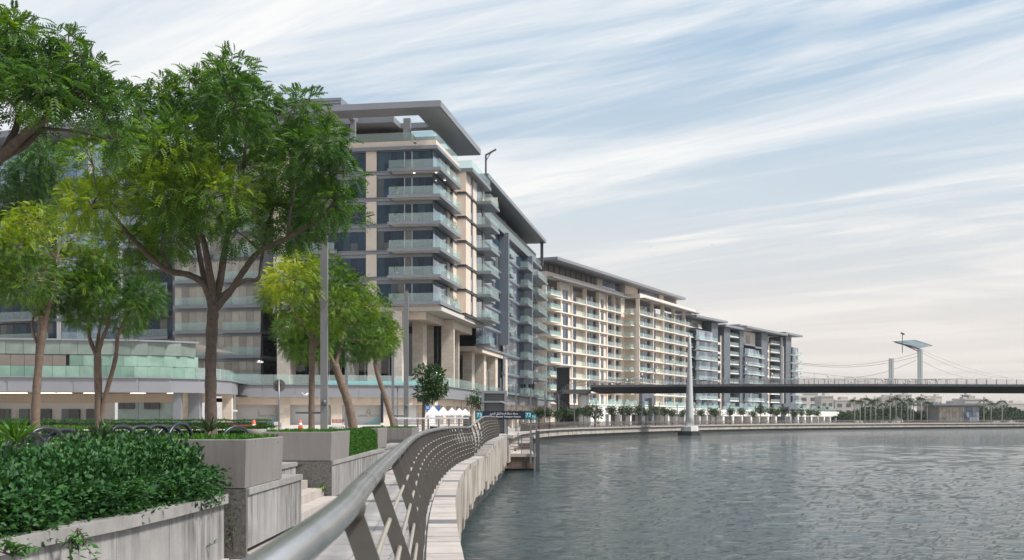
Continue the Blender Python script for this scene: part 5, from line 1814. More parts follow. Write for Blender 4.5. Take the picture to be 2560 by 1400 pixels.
# ------------------------------------------------------------------ bicycle hoops, bench, round seats
def hoop(i, px, d, top, rz, label):
    x = XP(px, d)
    root = thing('bicycle_hoop', label, 'bike rack', (x, d, .74), 'bicycle hoops on the terrace')
    h = ZP(top, d) - .74
    pts = [(-.32, 0, 0), (-.34, 0, h * .45), (-.27, 0, h * .80), (-.12, 0, h * .97), (.05, 0, h), (.2, 0, h * .93), (.30, 0, h * .72), (.34, 0, h * .4), (.34, 0, 0)]
    put('hoop', MB().tube(catmull([Vector(p) for p in pts], 4), .028, 10).mesh('hoop', M['rack'], True), root, Matrix.Translation((x, d, .74)) @ Matrix.Rotation(rz, 4, 'Z'))
    for s in (-.33, .34):
        put('foot_plate', MB().lathe([(.06, 0), (.06, .015), (.04, .02)], (s, 0, 0), 10).mesh('foot', M['rack']), root, Matrix.Translation((x, d, .74)) @ Matrix.Rotation(rz, 4, 'Z'))


for i, (px, d, top, rz) in enumerate((px, d * KN, top, rz) for px, d, top, rz in ((10, 17.2, 1085, 1.05), (64, 17.0, 1083, 1.1), (112, 18.0, 1072, .95), (160, 18.4, 1075, 1.1), (302, 18.8, 1067, 1.1), (350, 19.4, 1067, 1.05), (392, 19.8, 1065, 1.15), (424, 20.6, 1068, 1.1), (450, 20.2, 1060, 1.25), (590, 24, 1068, .9))):
    hoop(i, px, d, top, rz, '%s dark bicycle hoop from the left edge, above the leafy hedge' % ORD[i])
bn = thing('bench', 'dark slatted bench behind the bicycle hoops', 'bench', (XP(180, 19), 19, .74))
for k in range(4):
    box(bn, 'seat_slat', 'rack', (XP(190, 19), 18.7 + .13 * k, ZP(1089, 19)), (1.5, .11, .05))
for x in (100, 275):
    box(bn, 'leg', 'rack', (XP(x, 19), 18.9, (.74 + ZP(1091, 19)) / 2), (.08, .4, ZP(1091, 19) - .74))
for i, (px, d, w, m, lab) in enumerate(((640, 33, .62, 'capstone', 'pale round mushroom light behind the nearest grey planter'), (838, 44, .50, 'capstone', 'pale round mushroom light behind the second planter'),
                                       (919, 52, .46, 'rack', 'dark round mushroom light left of the leaning tree'), (1020, 56, .5, 'rack', 'dark round mushroom light by the tall lamp post'), (1084, 58, .4, 'rack', 'dark round mushroom light right of the frangipani'))):
    x = XP(px, d); zt = ZP(1073 if i == 0 else 1066, d)
    r = thing('mushroom_light', lab, 'garden light', (x, d, .74), 'round garden lights')
    put('cap', MB().lathe([(w / 2 * .93, zt - .15), (w / 2, zt - .12), (w / 2, zt - .03), (w / 2 * .94, zt)], (x, d, 0), 20).mesh('cap', M[m], True), r)
    put('stem', MB().lathe([(.12, .74), (.08, .66), (.08, zt - .15)], (x, d, 0), 10).mesh('stem', M['rack'], True), r)

# ------------------------------------------------------------------ trees
make_tree('street_tree', 'largest spreading tree with stout grey trunk in the foreground', 'tree', 30, (528, 1088),
          [(528, 1110, .17), (527, 1000, .155), (527, 900, .15), (531, 800, .155), (535, 765, .15)],
          [([(533, 775, .12), (515, 715, .10), (478, 690, .085), (430, 680, .08), (385, 645, .07), (335, 590, .055), (290, 530, .035)], -.6),
           ([(532, 770, .10), (505, 700, .085), (485, 640, .07), (465, 560, .055), (440, 470, .04)], 1.2),
           ([(537, 760, .11), (530, 690, .10), (522, 620, .08), (505, 540, .06), (500, 440, .045), (490, 330, .03)], -1.0),
           ([(538, 760, .11), (548, 690, .10), (556, 610, .085), (570, 530, .065), (590, 430, .05), (600, 320, .03)], .8),
           ([(540, 770, .11), (580, 725, .095), (615, 675, .085), (655, 630, .075), (720, 600, .06), (800, 555, .045), (850, 500, .03)], -.4),
           ([(540, 750, .07), (600, 700, .06), (632, 690, .05), (635, 640, .045), (640, 560, .04), (660, 470, .03)], 1.5),
           ([(430, 680, .05), (400, 620, .045), (405, 560, .04), (395, 480, .03)], .5),
           ([(720, 600, .045), (720, 540, .04), (730, 460, .03), (750, 380, .02)], .6)],
          [(300, 262, 80), (375, 232, 80), (445, 205, 75), (480, 185, 50), (545, 190, 55), (535, 215, 80), (610, 225, 65), (640, 250, 60), (330, 330, 95), (430, 310, 100), (530, 300, 105), (625, 315, 95), (700, 320, 80), (765, 285, 55), (760, 245, 28),
           (800, 330, 60), (840, 390, 60), (868, 450, 50), (780, 410, 85), (690, 420, 100), (580, 410, 110), (470, 410, 110), (360, 420, 105), (280, 440, 80), (240, 490, 65), (205, 540, 45), (290, 545, 75), (370, 540, 95),
           (470, 520, 100), (570, 520, 100), (670, 520, 90), (760, 500, 85), (830, 510, 65), (870, 530, 38), (320, 605, 55), (400, 600, 60), (610, 590, 60), (700, 570, 55), (790, 560, 40), (250, 590, 40), (360, 650, 38)],
          M['leaf'], M['bark'], 430, .30, .36, per=6, shrink=0.9, yellow=[(560, 430, 120, .30), (330, 480, 130, .28), (230, 540, 90, .25), (450, 470, 90, .22), (640, 480, 80, .2)])
make_tree('street_tree', 'tree leaning in from the upper left corner of the picture', 'tree', 24, (-95, 1100),
          [(-95, 1120, .2), (-90, 900, .19), (-80, 700, .18), (-60, 520, .17), (-30, 430, .15)],
          [([(-40, 440, .13), (20, 385, .10), (90, 330, .085), (150, 300, .07), (200, 250, .05)], -.5), ([(-35, 435, .12), (5, 370, .09), (30, 290, .07), (20, 180, .05), (20, 80, .03)], .6),
           ([(-5, 400, .09), (60, 350, .075), (105, 270, .055), (130, 190, .04), (150, 120, .025)], .8), ([(-60, 470, .1), (-140, 380, .08), (-220, 280, .05)], 0)],
          [(20, 60, 48), (60, 100, 52), (10, 130, 70), (90, 160, 80), (170, 130, 50), (195, 110, 30), (160, 200, 85), (235, 200, 60), (70, 230, 90), (160, 270, 75), (240, 270, 70), (20, 200, 80), (270, 240, 55), (255, 330, 50), (-60, 150, 90), (-80, 260, 90), (-30, 60, 60), (-140, 200, 90), (-200, 270, 70)],
          M['leaf'], M['bark'], 420, .30, .30, per=6, yellow=[(20, 40, 80, .2)])
make_tree('street_tree', 'dark leafy tree crown half hidden between the left trees', 'tree', 47, (92, 1070), [(92, 1100, .12), (94, 900, .11), (108, 700, .09), (112, 520, .06)],
          [([(112, 540, .06), (90, 480, .05), (80, 430, .03)], .2), ([(112, 530, .06), (140, 460, .04), (150, 400, .03)], -.3)],
          [(110, 385, 38), (75, 425, 45), (135, 420, 45), (110, 455, 55), (150, 470, 40), (75, 485, 42), (20, 460, 40), (25, 520, 50), (-10, 500, 50), (120, 500, 35)], M['leaf'], M['bark'], 480, .28, .26, per=6)
make_tree('street_tree', 'young tree with top tinted sunlit yellow at the far left with pale trunk', 'tree', 38, (90, 1075), [(88, 1100, .16), (90, 1000, .14), (98, 900, .125), (108, 820, .12), (106, 790, .11)],
          [([(106, 830, .09), (98, 780, .07), (100, 720, .05), (85, 650, .03)], .4), ([(108, 820, .1), (125, 770, .075), (140, 720, .05), (150, 650, .03)], -.3), ([(98, 870, .06), (80, 830, .045), (78, 795, .04), (95, 770, .035), (60, 700, .02)], .3)],
          [(110, 570, 55), (60, 590, 55), (160, 590, 50), (20, 640, 55), (90, 650, 75), (170, 655, 65), (220, 640, 40), (50, 710, 65), (130, 715, 75), (195, 710, 50), (10, 700, 45), (100, 750, 45), (-30, 660, 60)],
          M['leaf_y'], M['bark_lt'], 640, .22, .36, per=6, yellow=[(120, 560, 95, .40), (60, 590, 60, .2)])
make_tree('street_tree', 'twin trunked tree with low dark crown before the glass pavilion', 'tree', 40, (245, 1072), [(246, 1100, .14), (246, 1000, .13), (244, 900, .13), (243, 880, .12)],
          [([(243, 890, .09), (222, 850, .07), (215, 810, .05), (210, 760, .03)], .4), ([(244, 890, .09), (258, 850, .07), (275, 820, .055), (290, 770, .03)], -.4), ([(242, 880, .08), (240, 830, .06), (245, 770, .03)], .6),
           ([(250, 1060, .09), (262, 1000, .085), (290, 900, .08), (298, 840, .07), (318, 800, .05), (340, 750, .03)], -.2)],
          [(205, 700, 45), (255, 690, 50), (310, 690, 50), (200, 745, 50), (260, 745, 60), (330, 730, 55), (370, 740, 42), (225, 790, 45), (290, 790, 50), (350, 775, 42), (180, 770, 32), (385, 770, 25), (200, 690, 28)],
          M['leaf'], M['bark_lt'], 760, .22, .30, per=6, yellow=[(200, 690, 38, .4)])
make_tree('street_tree', 'bright yellow green young tree with straight trunk by the lamp post', 'tree', 44, (780, 1078), [(779, 1100, .13), (779, 1000, .12), (780, 900, .115), (781, 850, .11), (784, 830, .10)],
          [([(783, 850, .07), (790, 800, .06), (785, 740, .04), (780, 690, .02)], .3), ([(781, 850, .06), (762, 820, .05), (745, 790, .04), (720, 730, .02)], -.4), ([(784, 870, .06), (815, 825, .05), (840, 790, .04), (860, 720, .02)], .5)],
          [(760, 670, 45), (810, 665, 48), (715, 690, 45), (690, 720, 35), (760, 720, 65), (830, 710, 60), (880, 720, 48), (715, 755, 50), (780, 775, 60), (850, 770, 60), (905, 765, 42), (740, 805, 40), (890, 810, 40), (680, 750, 28), (830, 815, 40)],
          M['leaf_y'], M['bark_lt'], 640, .22, .42, per=6, yellow=[(690, 720, 70, .3), (760, 660, 70, .25)])
make_tree('street_tree', 'tree with thick trunk leaning left just right of the lamp post', 'tree', 50, (880, 1068), [(884, 1090, .22), (880, 1050, .2), (868, 1000, .185), (850, 950, .17), (838, 910, .16)],
          [([(838, 915, .1), (820, 880, .08), (790, 850, .05), (760, 820, .03)], -.3), ([(838, 915, .11), (850, 870, .08), (860, 820, .05), (870, 780, .03)], .4)],
          [(760, 830, 55), (810, 820, 55), (860, 820, 60), (910, 810, 50), (730, 860, 40), (790, 870, 50), (850, 865, 55), (905, 855, 45), (945, 850, 35), (720, 815, 35)],
          M['leaf'], M['bark_lt'], 760, .22, .36, per=6)
make_tree('street_tree', 'slim tree leaning left beside the navy post', 'tree', 58, (985, 1062), [(988, 1085, .16), (980, 1050, .145), (965, 1000, .135), (945, 940, .12), (937, 905, .10)],
          [([(938, 910, .07), (930, 870, .05), (920, 830, .03)], .2), ([(938, 910, .07), (950, 860, .05), (960, 820, .03)], -.2)],
          [(900, 760, 40), (945, 780, 42), (930, 820, 50), (965, 830, 38), (890, 830, 40), (955, 865, 32), (920, 870, 35), (975, 855, 20)], M['leaf_y'], M['bark_lt'], 760, .22, .36, per=6, yellow=[(960, 830, 40, .2)])


def broad_tree(label, px, d, base_y, cx, cy, rx, ry, ground, trunk_r, n, leaf, L, flowers=False, group=None, forks=3):
    b = Vector((XP(px, d), d, ground)); k = d / F
    root = thing('small_tree', label, 'tree', b, group)
    c = P(cx, cy, d)
    zf = ground + (c.z - ry * k * .6 - ground) * .85
    put('trunk', MB().tube(catmull([b, b + Vector((.01, 0, (zf - ground) * .5)), Vector((b.x + .02, d, zf))], 5), trunk_r, 10).mesh('trunk', M['bark_lt'], True), root)
    cl = []
    for j in range(14):
        v = Vector((random.uniform(-1, 1), random.uniform(-1, 1), random.uniform(-.8, .9)))
        if v.length > 1: v = v.normalized() * random.uniform(.6, .95)
        cl.append((Vector((c.x + v.x * rx * k * .75, d + v.y * rx * k * .75, c.z + v.z * ry * k * .7)), rx * k * random.uniform(.3, .45)))
    mb = MB()
    for p, r in cl:
        mb.tube(catmull([Vector((b.x + .02, d, zf - .05)), Vector((b.x, d, zf)).lerp(p, .5) + Vector((0, 0, -.05)), p], 4), [trunk_r * .6 * (1 - .08 * i) * (.9 if i < 3 else .6) for i in range(9)], 6)
    put('limbs', mb.mesh('limbs', M['bark_lt'], True), root)
    C, D, K = clump_points(cl, n, .9, .4)
    put('crown', leaves('crown', C, D, L * (.7 + .5 * rng.random(len(C))), .36, .4 + .2 * rng.normal(size=len(C)), M[leaf]), root)
    if flowers:
        C, D, K = clump_points(cl, 8, .9, .95)
        put('flowers', leaves('flowers', C, D, np.full(len(C), .14), .9, .5, M['flower']), root)
    return root


broad_tree('frangipani with broad dark leaves and white flowers behind the railing', 1058, 68, 1062, 1067, 965, 60, 58, .74, .10, 420, 'leaf_dk', .30, True)
broad_tree('rounded broad leafed tree left of the grey station gateway', 1203, 100, 1060, 1186, 998, 26, 28, .4, .08, 260, 'leaf_dk', .30)

# clipped round trees of the far promenade
NV = 3
protos = []
def lollipop(i):
    random.seed(40 + i)
    root = thing('promenade_tree', 'tmp', 'tree', (0, 0, 0), 'clipped trees of the far promenade')
    put('trunk', MB().tube([(0, 0, 0), (.05, 0, 1.3), (0, .03, 2.6)], [.12, .09, .08], 8).mesh('trunk', M['bark'], True), root)
    cl = [(Vector((random.gauss(0, .6), random.gauss(0, .6), 3.3 + random.gauss(0, .32))), random.uniform(.55, .85)) for _ in range(9)]
    mb = MB()
    for p, r in cl: mb.tube([(0, .03, 2.5), p], [.06, .02], 5)
    put('limbs', mb.mesh('limbs', M['bark']), root)
    C, D, K = clump_points(cl, 170, .8, .35)
    put('crown', leaves('crown', C, D, .30 * (.7 + .6 * rng.random(len(C))), .5, .35 + .1 * i + .18 * rng.normal(size=len(C)), M['leaf_far']), root)
    return root


PT = [(1347, 178, .8), (1374, 190, .85), (1392, 200, .8), (1410, 208, .85), (1446, 222, .95), (1459, 226, 1.0), (1529, 248, 1.05), (1551, 256, 1.1), (1574, 262, 1.1), (1596, 268, 1.1), (1615, 274, 1.0), (1638, 280, 1.15), (1662, 286, 1.05), (1681, 292, 1.0), (1707, 300, 1.0),
      (1752, 312, 1.0), (1777, 318, 1.15), (1790, 322, 1.0), (1826, 330, 1.1), (1858, 338, 1.15), (1882, 344, 1.0), (1901, 350, 1.3), (1927, 358, 1.25), (1943, 362, 1.1), (1961, 368, 1.25), (1983, 374, 1.0), (2003, 380, 1.2), (2024, 388, 1.1), (2045, 394, 1.1)]
for i in range(NV): protos.append(lollipop(i))
nl, nr_ = 0, 0
pt_left = sum(1 for p in PT if p[0] < 1724)
for i, (px, d, s) in enumerate(PT):
    if px < 1724:
        lab = '%s clipped round tree on the far promenade counted from the white bridge pylon leftwards' % ORD[pt_left - 1 - i]
    else:
        lab = '%s clipped round tree on the far promenade counted from the white bridge pylon rightwards' % ORD[i - pt_left]
    loc = (XP(px, d), d, -.33)
    if i < NV:
        protos[i].location = loc; protos[i].scale = (s,) * 3; protos[i]['label'] = lab
    else:
        copy_thing(protos[i % NV], loc, i * 1.3, s, lab)
random.seed(77)
broad_tree('larger leafy tree beside the white bridge pier on the far promenade', 1487, 234, 1058, 1485, 1030, 26, 24, -.33, .16, 90, 'leaf_far', .5)

# palms of the far park
pp = thing('palm_tree', 'tmp', 'palm', (0, 0, 0), 'palms in the far park')
put('trunk', MB().tube([(0, 0, 0), (.1, 0, 4), (0, 0, 8.6)], [.26, .2, .17], 8).mesh('palm_trunk', M['capstone'], True), pp)
n = 26
D = rng.normal(size=(n, 3)); D[:, 2] = np.abs(D[:, 2]) * .6 + .1
put('crown', leaves('palm_crown', np.tile([[0, 0, 8.6]], (n, 1)), D, np.full(n, 2.4), .22, .35 + .2 * rng.random(n), M['leaf_far'], 6, .6), pp)
PALM = [2136, 2150, 2163, 2177, 2189, 2207, 2225, 2240, 2254, 2270, 2277, 2283, 2303, 2318, 2460, 2478, 2505]
for i, px in enumerate(PALM):
    d = 445 + (i % 3) * 8
    lab = '%s tall palm from the left in the park under the footbridge' % ORD[i]
    if i == 0:
        pp.location = (XP(px, d), d, -.35); pp['label'] = lab
    else:
        copy_thing(pp, (XP(px, d), d, -.35), i * 1.1, .85 + .25 * ((i * 7) % 5) / 4, lab)
# wooded mass behind the palms
C, D = [], []
cl = []
for k in range(150):
    px = random.uniform(1990, 2600); d = random.uniform(500, 560)
    h = 2.5 + 7 * (.45 + .55 * math.sin(px * .021 + 1.2) * math.sin(px * .047)) * random.uniform(.5, 1)
    cl.append((Vector((XP(px, d), d, max(1.5, h * .62))), random.uniform(1.8, 3.2)))
C, D, K = clump_points(cl, 26, .9, .4)
put('far_wood', leaves('far_wood', C, D, 1.1 * (.7 + .6 * rng.random(len(C))), .6, .3 + .2 * rng.normal(size=len(C)), M['leaf_far']), None, label='dark band of trees massed on the far bank under the bridge', cat='trees', kind='stuff')
cl = []
for k in range(60):
    px = random.uniform(1990, 2600); d = random.uniform(476, 492)
    cl.append((Vector((XP(px, d), d, random.uniform(.8, 2.4))), random.uniform(1.2, 2.2)))
C, D, K = clump_points(cl, 40, .9, .4)
put('far_shrubs', leaves('far_shrubs', C, D, .8 * (.7 + .6 * rng.random(len(C))), .6, .25 + .2 * rng.normal(size=len(C)), M['leaf_far']), None, label='low shrub belt along the far right quay', cat='shrubs', kind='stuff')

# potted plants on the corner balconies
for k in (0, 1, 3, 4):
    for j, (a, b) in enumerate(((-1.2, 4.6), (8.6, -.9))):
        if (k + j) % 3 == 2: continue
        p = B1.w(a, b, ZF[k])
        r = thing('potted_plant', '%s of the %s corner balcony above the columns' % (('potted plant at the front end', 'potted plant at the canal end')[j], ORD[k]), 'plant', p, 'potted plants on the corner balconies')
        put('pot', MB().lathe([(.2, 0), (.28, .45), (.24, .45)], p, 12).mesh('pot', M['metal_dk'], True), r)
        C, D, K = clump_points([(p + Vector((0, 0, .85)), .5), (p + Vector((.1, 0, 1.25)), .35)], 420, .9, .2)
        put('foliage', leaves('pot_foliage', C, D, .2 * (.7 + .6 * rng.random(len(C))), .4, .4 + .2 * rng.normal(size=len(C)), M['leaf_dk']), r)

# ------------------------------------------------------------------ lamp posts and signs
def lamp_post(label, px, d, top, w, ground=.74, arm=None, group='tall square lamp posts'):
    x = XP(px, d); z = ZP(top, d)
    root = thing('lamp_post', label, 'lamp post', (x, d, ground), group)
    put('shaft', MB().box((x, d, (z + ground) / 2), (w, w * .8, z - ground)).box((x, d, ground + .04), (w * 1.9, w * 1.8, .08)).mesh('shaft', M['lamp']), root)
    put('edge_strip', MB().box((x + w * .5 + .012, d, (z + ground) / 2 + .3), (.02, w * .5, z - ground - 1.2)).mesh('edge', M['metal_lt']), root)
    put('cap', MB().box((x, d, z + .02), (w * 1.06, w * .86, .04)).mesh('cap', M['metal_dk']), root)
    if arm:
        put('arm', MB().bar((x, d, ZP(arm, d)), (x - 1.05, d, ZP(arm, d)), .05, .07).mesh('arm', M['metal_dk']), root)
        put('spotlight', MB().lathe([(.05, -.1), (.09, -.08), (.09, .08), (.04, .1)], (x + w * .1, d - w * .6, ZP(arm - 25, d)), 10).mesh('spot', M['metal_dk'], True), root)
    return root


lamp_post('tallest grey lamp post rising through the yellow green tree', 810, 42, 567, .24, arm=1032)
lamp_post('grey lamp post with a bird on top right of the leaning tree', 1015, 66, 728, .25, arm=1040)
lamp_post('thin lamp post behind the thick leaning trunk', 866, 92, 880, .2)
lamp_post('thin lamp post between the slim leaning tree and the navy post', 982, 92, 860, .2)
for i, (px, d, top) in enumerate(((1222, 128, 928), (1252, 142, 945), (1290, 158, 958), (1327, 172, 970), (1362, 188, 978), (1397, 204, 985), (1436, 216, 998), (1490, 232, 1000), (1560, 252, 1005), (1605, 262, 1008), (1648, 275, 1006), (1693, 290, 1010), (1738, 300, 1012), (1770, 316, 1000), (1824, 330, 1012), (1888, 346, 1014), (1932, 358, 1012), (1972, 370, 1014))):
    x = XP(px, d); z = ZP(top, d); g = fz(d)
    r = thing('lamp_post', '%s slender dark lamp post along the far promenade, counting from the station' % ORD[i], 'lamp post', (x, d, g), 'slender lamp posts of the far promenade')
    put('shaft', MB().box((x, d, (z + g) / 2), (.2, .16, z - g)).mesh('shaft', M['lamp']), r)
    put('arm', MB().bar((x, d, g + (z - g) * .62), (x - 1.4, d, g + (z - g) * .62), .1).mesh('arm', M['lamp']), r)

rs = thing('road_sign', 'round road sign seen from its grey back beside the big tree', 'sign', (XP(698, 56), 56, .74))
x, z = XP(698, 56), ZP(964, 56)
put('disc', MB().tube([(x, 55.98, z), (x, 56.0, z)], [.31, .31], 28).mesh('disc', M['granite']), rs)
put('pole', MB().tube([(x, 55.93, .74), (x, 55.93, z + .3)], .04, 10).mesh('pole', M['steel_far'], True), rs)
box(rs, 'bracket', 'steel_far', (x, 55.95, z + .12), (.3, .03, .05))
nv = thing('totem_post', 'navy blue post with dashed white base behind the slim leaning tree', 'post', (XP(955, 96), 96, .74))
box(nv, 'post', 'navy', (XP(955, 96), 96, (ZP(983, 96) + 1.2) / 2), (.22, .22, ZP(983, 96) - 1.2))
for k in range(3):
    box(nv, 'base_band', 'white' if k % 2 == 0 else 'navy', (XP(955, 96), 96, .68 + .2 * k), (.24, .24, .19))
sl = thing('street_lamp', 'small black street lamp with flat arms left of the tall post with the bird', 'lamp', (XP(994, 90), 90, .74))
put('pole', MB().tube([(XP(994, 90), 90, .74), (XP(994, 90), 90, ZP(968, 90))], .05, 8).mesh('pole', M['steel_far']), sl)
put('lamp_head', MB().bar(P(982, 968, 90), P(1000, 968, 90), .18, .08).bar(P(994, 967, 90), P(994, 979, 90), .1).mesh('head', M['metal_dk']), sl)
bs = thing('round_sign', 'round blue sign on a post beside the white tents', 'sign', (XP(1067, 110), 110, .74))
x, z = XP(1069, 110), ZP(1019, 110)
put('disc', MB().tube([(x, 109.95, z), (x, 110, z)], [.27, .27], 24).mesh('disc', M['blue']), bs)
for k in (-.06, .06):
    box(bs, 'white_bar', 'text', (x, 109.93, z + k), (.26, .02, .05))
put('pole', MB().tube([(x, 110.05, .74), (x, 110.05, z + .2)], .03, 8).mesh('pole', M['steel_far']), bs)
fl_ = thing('flag_banner', 'dark blue banner flag behind the first white tent', 'banner', (XP(1097, 118), 118, .74))
put('pole', MB().tube([(XP(1099, 118), 118, .74), (XP(1099, 118), 118, ZP(1012, 118))], .025, 6).mesh('pole', M['steel_far']), fl_)
put('cloth', MB().prism([(XP(1093, 118), 118), (XP(1098.6, 118), 118.02), (XP(1098.6, 118), 118.05), (XP(1093, 118), 118.03)], ZP(1034, 118), ZP(1013, 118)).mesh('cloth', M['blue']), fl_)

# hoarding print: monogram and name
for px, s in ((922, 1.0), (644, .8), (692, .8)):
    d = 145.0 - (2.6 if px < 700 else 0)
    letters(pod, 'C', .8 * s, 'text_grey', XP(px - 1, d), d, ZP(1030, d))
    letters(pod, 'F', .6 * s, 'text_grey', XP(px + 3, d), d, ZP(1033, d))
    letters(pod, 'CANAL FRONT', .42 * s, 'text_grey', XP(px, d), d, ZP(1039.5, d))

# green hire bikes, cones, barrier
for i in range(6):
    d = 60 + i * .2
    px = 566 + i * 11
    x = XP(px, d)
    r = thing('hire_bike_dock', '%s bright green bike dock from the left behind the hoops' % ORD[i], 'bike dock', (x, d, .74), 'green bike docks')
    h = ZP(1060, d)
    put('panel', MB().prism([(x - .09, d), (x + .08, d), (x + .08, d + .08), (x - .09, d + .08)], .62, h - .12).mesh('panel', M['green']), r)
    put('post', MB().bar((x + .12, d, .74), (x + .12, d, h), .05).mesh('post', M['metal_dk']), r)
    put('saddle', MB().bar((x - .08, d, h - .02), (x + .1, d, h + .03), .1, .05).mesh('saddle', M['tyre']), r)
    put('lock', MB().box((x, d - .02, h - .08), (.16, .06, .06)).mesh('lock', M['orange']), r)
def cone(label, px, d):
    x = XP(px, d)
    r = thing('traffic_cone', label, 'cone', (x, d, .74), 'traffic cones')
    put('body', MB().lathe([(.2, .03), (.06, .75)], (x, d, .74), 14).mesh('cone', M['orange'], True), r)
    put('band', MB().lathe([(.152, .29), (.115, .5)], (x, d, .74), 14).mesh('cone_band', M['white'], True), r)
    put('base', MB().box((x, d, .6), (.45, .45, .04)).mesh('cone_base', M['orange']), r)
cone('orange traffic cone at the end of the green bike docks', 635, 64)
cone('orange and white cone left of the straight trunked young tree', 751, 84)
bar = thing('barrier', 'red and white slatted barrier left of the thick leaning trunk', 'barrier', (XP(845, 96), 96, .74))
for k in range(9):
    for z, m in ((1.36, 'red'), (1.05, 'white'), (.75, 'red')):
        box(bar, 'slat', m, (XP(831 + k * 3.4, 96), 96, z), (.07, .05, .3))
box(bar, 'rail', 'white', (XP(845, 96), 96.05, 1.2), (1.05, .04, .06))
box(bar, 'foot', 'metal_dk', (XP(833, 96), 96, .62), (.1, .5, .07)); box(bar, 'foot', 'metal_dk', (XP(857, 96), 96, .62), (.1, .5, .07))
ch = thing('site_chair', 'small dark framed chair with pale back near the round road sign', 'chair', (XP(690, 90), 90, .74))
for x in (679, 702):
    put('leg', MB().bar((XP(x, 90), 90, .74), (XP(x, 90), 90, 1.25), .05).mesh('leg', M['metal_dk']), ch)
box(ch, 'seat', 'metal_dk', (XP(690.5, 90), 90, .98), (.75, .4, .05)); box(ch, 'backrest', 'white', (XP(692, 90), 90.1, 1.17), (.5, .05, .25))

# ------------------------------------------------------------------ birds and a walker
def bird(label, p, s, m, fly, rz=0.0):
    r = thing('bird', label, 'bird', p, 'birds')
    mw = Matrix.Translation(p) @ Matrix.Rotation(rz, 4, 'Z') @ Matrix.Diagonal((s, s, s, 1))
    if fly:
        put('body', MB().tube([(-.5, 0, 0), (-.25, 0, .03), (0, 0, .03), (.3, 0, .03), (.42, 0, .07), (.52, 0, .05)], [.02, .09, .12, .09, .07, .01], 8).mesh('body', M[m], True), r, mw)
        for sg_ in (-1, 1):
            w = MB(); w.v = [(.15, 0, .06), (.1, sg_ * .4, .32), (-.15, sg_ * .85, .25), (-.1, sg_ * .4, .24), (-.15, 0, .05), (.12, sg_ * .2, .22)]
            w.f = [(0, 5, 3, 4), (5, 1, 2, 3)]
            put('wing', w.mesh('wing', M[m]), r, mw)
    else:
        put('body', MB().tube([(-.5, 0, -.05), (-.2, 0, .12), (.05, 0, .25), (.2, 0, .42), (.28, 0, .5), (.42, 0, .48)], [.03, .1, .14, .09, .08, .01], 8).mesh('body', M[m], True), r, mw)
        put('legs', MB().bar((0, .04, 0), (0, .04, .2), .02).bar((0, -.04, 0), (0, -.04, .2), .02).mesh('legs', M[m]), r, mw)


bird('dark pigeon flying in front of the rooftop balustrade', P(1037, 358, 120), .75, 'bird', True, 1.2)
bird('dark bird perched on the lamp post top', P(1015, 727, 66), .34, 'bird', False, 2.6)
bird('white gull gliding near the curtained wing', P(650, 906, 90), .6, 'gull', True, .6)
bird('white gull beside the straight tree trunk', P(764, 988, 70), .45, 'gull', True, 2.4)
bird('white gull low by the pavilion corner post', P(587, 1028, 80), .4, 'gull', True, .3)
bird('tiny dark bird high in the open sky', P(1780, 612, 200), .35, 'bird', True, .9)
bird('tiny dark bird lower in the sky above the beige block', P(1626, 617, 220), .35, 'bird', True, 2.0)
bird('tiny dark bird just above the beige block roof', P(1389, 650, 200), .35, 'bird', True, .2)

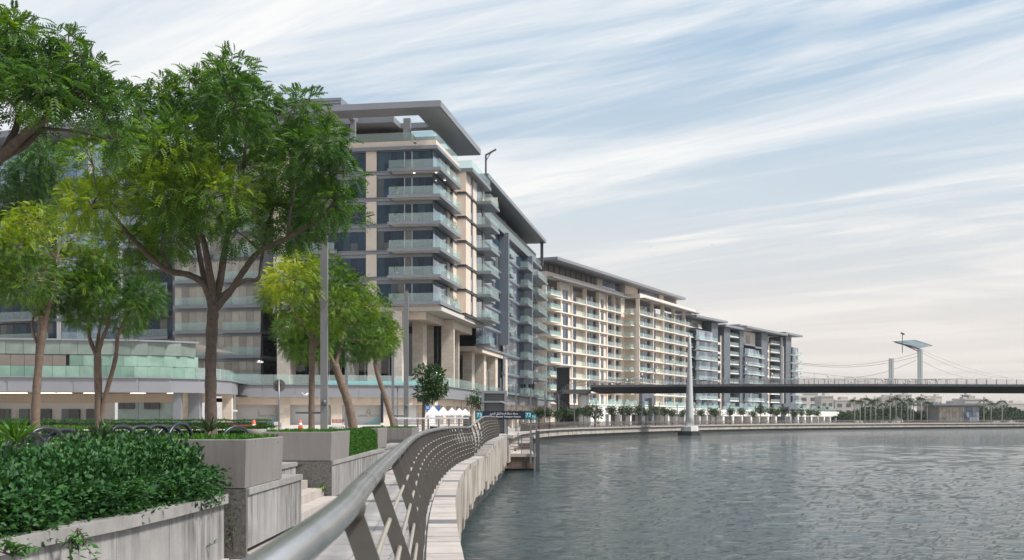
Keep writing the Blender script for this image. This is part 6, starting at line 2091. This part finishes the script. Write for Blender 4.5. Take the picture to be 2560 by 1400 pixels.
pe = thing('person', 'person in a pale yellow shirt walking on the far promenade by the leafy tree', 'person', (XP(1496, 229), 229, -.3))
def human(root, x, y, z):
    me = bpy.data.meshes.new('body')
    V = [(0, 0, .95), (0, 0, 1.2), (0, 0, 1.42), (0, 0, 1.54), (0, 0, 1.64), (0, 0, 1.72), (.1, 0, .9), (.13, -.1, .5), (.13, -.02, .08), (.13, -.15, .04), (-.1, 0, .9), (-.12, .12, .5), (-.12, .28, .1), (-.12, .2, .03),
         (.2, 0, 1.4), (.25, .04, 1.12), (.25, -.06, .88), (.25, -.08, .78), (-.2, 0, 1.4), (-.25, -.02, 1.12), (-.25, -.1, .88), (-.25, -.13, .78)]
    E = [(0, 1), (1, 2), (2, 3), (3, 4), (4, 5), (0, 6), (6, 7), (7, 8), (8, 9), (0, 10), (10, 11), (11, 12), (12, 13), (2, 14), (14, 15), (15, 16), (16, 17), (2, 18), (18, 19), (19, 20), (20, 21)]
    R = [.15, .15, .14, .06, .1, .08, .1, .07, .05, .04, .1, .07, .05, .04, .07, .05, .04, .035, .07, .05, .04, .035]
    me.from_pydata(V, E, [])
    me.materials.append(M['skin'])
    o = put('body', me, root, Matrix.Translation((x, y, z)))
    o.modifiers.new('skin', 'SKIN'); s = o.modifiers.new('sub', 'SUBSURF'); s.levels = s.render_levels = 1
    for v, r in zip(me.skin_vertices[0].data, R): v.radius = (r, r * .8)
    me.skin_vertices[0].data[0].use_root = True
    put('shirt', MB().tube([(0, 0, .92), (0, 0, 1.15), (0, 0, 1.4), (0, 0, 1.48)], [.18, .18, .19, .08], 12).mesh('shirt', M['shirt'], True), root, Matrix.Translation((x, y, z)))
    tr_ = MB().tube([(.1, 0, .96), (.13, -.1, .5), (.13, -.03, .12)], [.13, .09, .08], 10).tube([(-.1, 0, .96), (-.12, .12, .5), (-.12, .27, .14)], [.13, .09, .08], 10)
    put('trousers', tr_.mesh('trousers', M['metal_dk'], True), root, Matrix.Translation((x, y, z)))
    put('hair', MB().lathe([(.1, 1.64), (.115, 1.7), (.08, 1.77), (.01, 1.79)], (0, .01, 0), 10).mesh('hair', M['tyre'], True), root, Matrix.Translation((x, y, z)))
human(pe, XP(1496, 229), 229, -.3)

# ------------------------------------------------------------------ thin warm haze over the canal
hz = bpy.data.materials.new('haze'); hz.use_nodes = True
hz.node_tree.nodes.clear()
hv = nd(hz.node_tree.nodes, 'ShaderNodeVolumePrincipled', Density=0.00008, Anisotropy=0.2)
hv.inputs['Color'].default_value = (0.93, 0.92, 0.92, 1)
ho = nd(hz.node_tree.nodes, 'ShaderNodeOutputMaterial')
hz.node_tree.links.new(hv.outputs[0], ho.inputs['Volume'])
put('haze', MB().box((2750, 4450, 28), (12700, 9200, 72)).mesh('haze', hz), label='thin pale haze hanging over the canal and the city', cat='haze', kind='stuff')
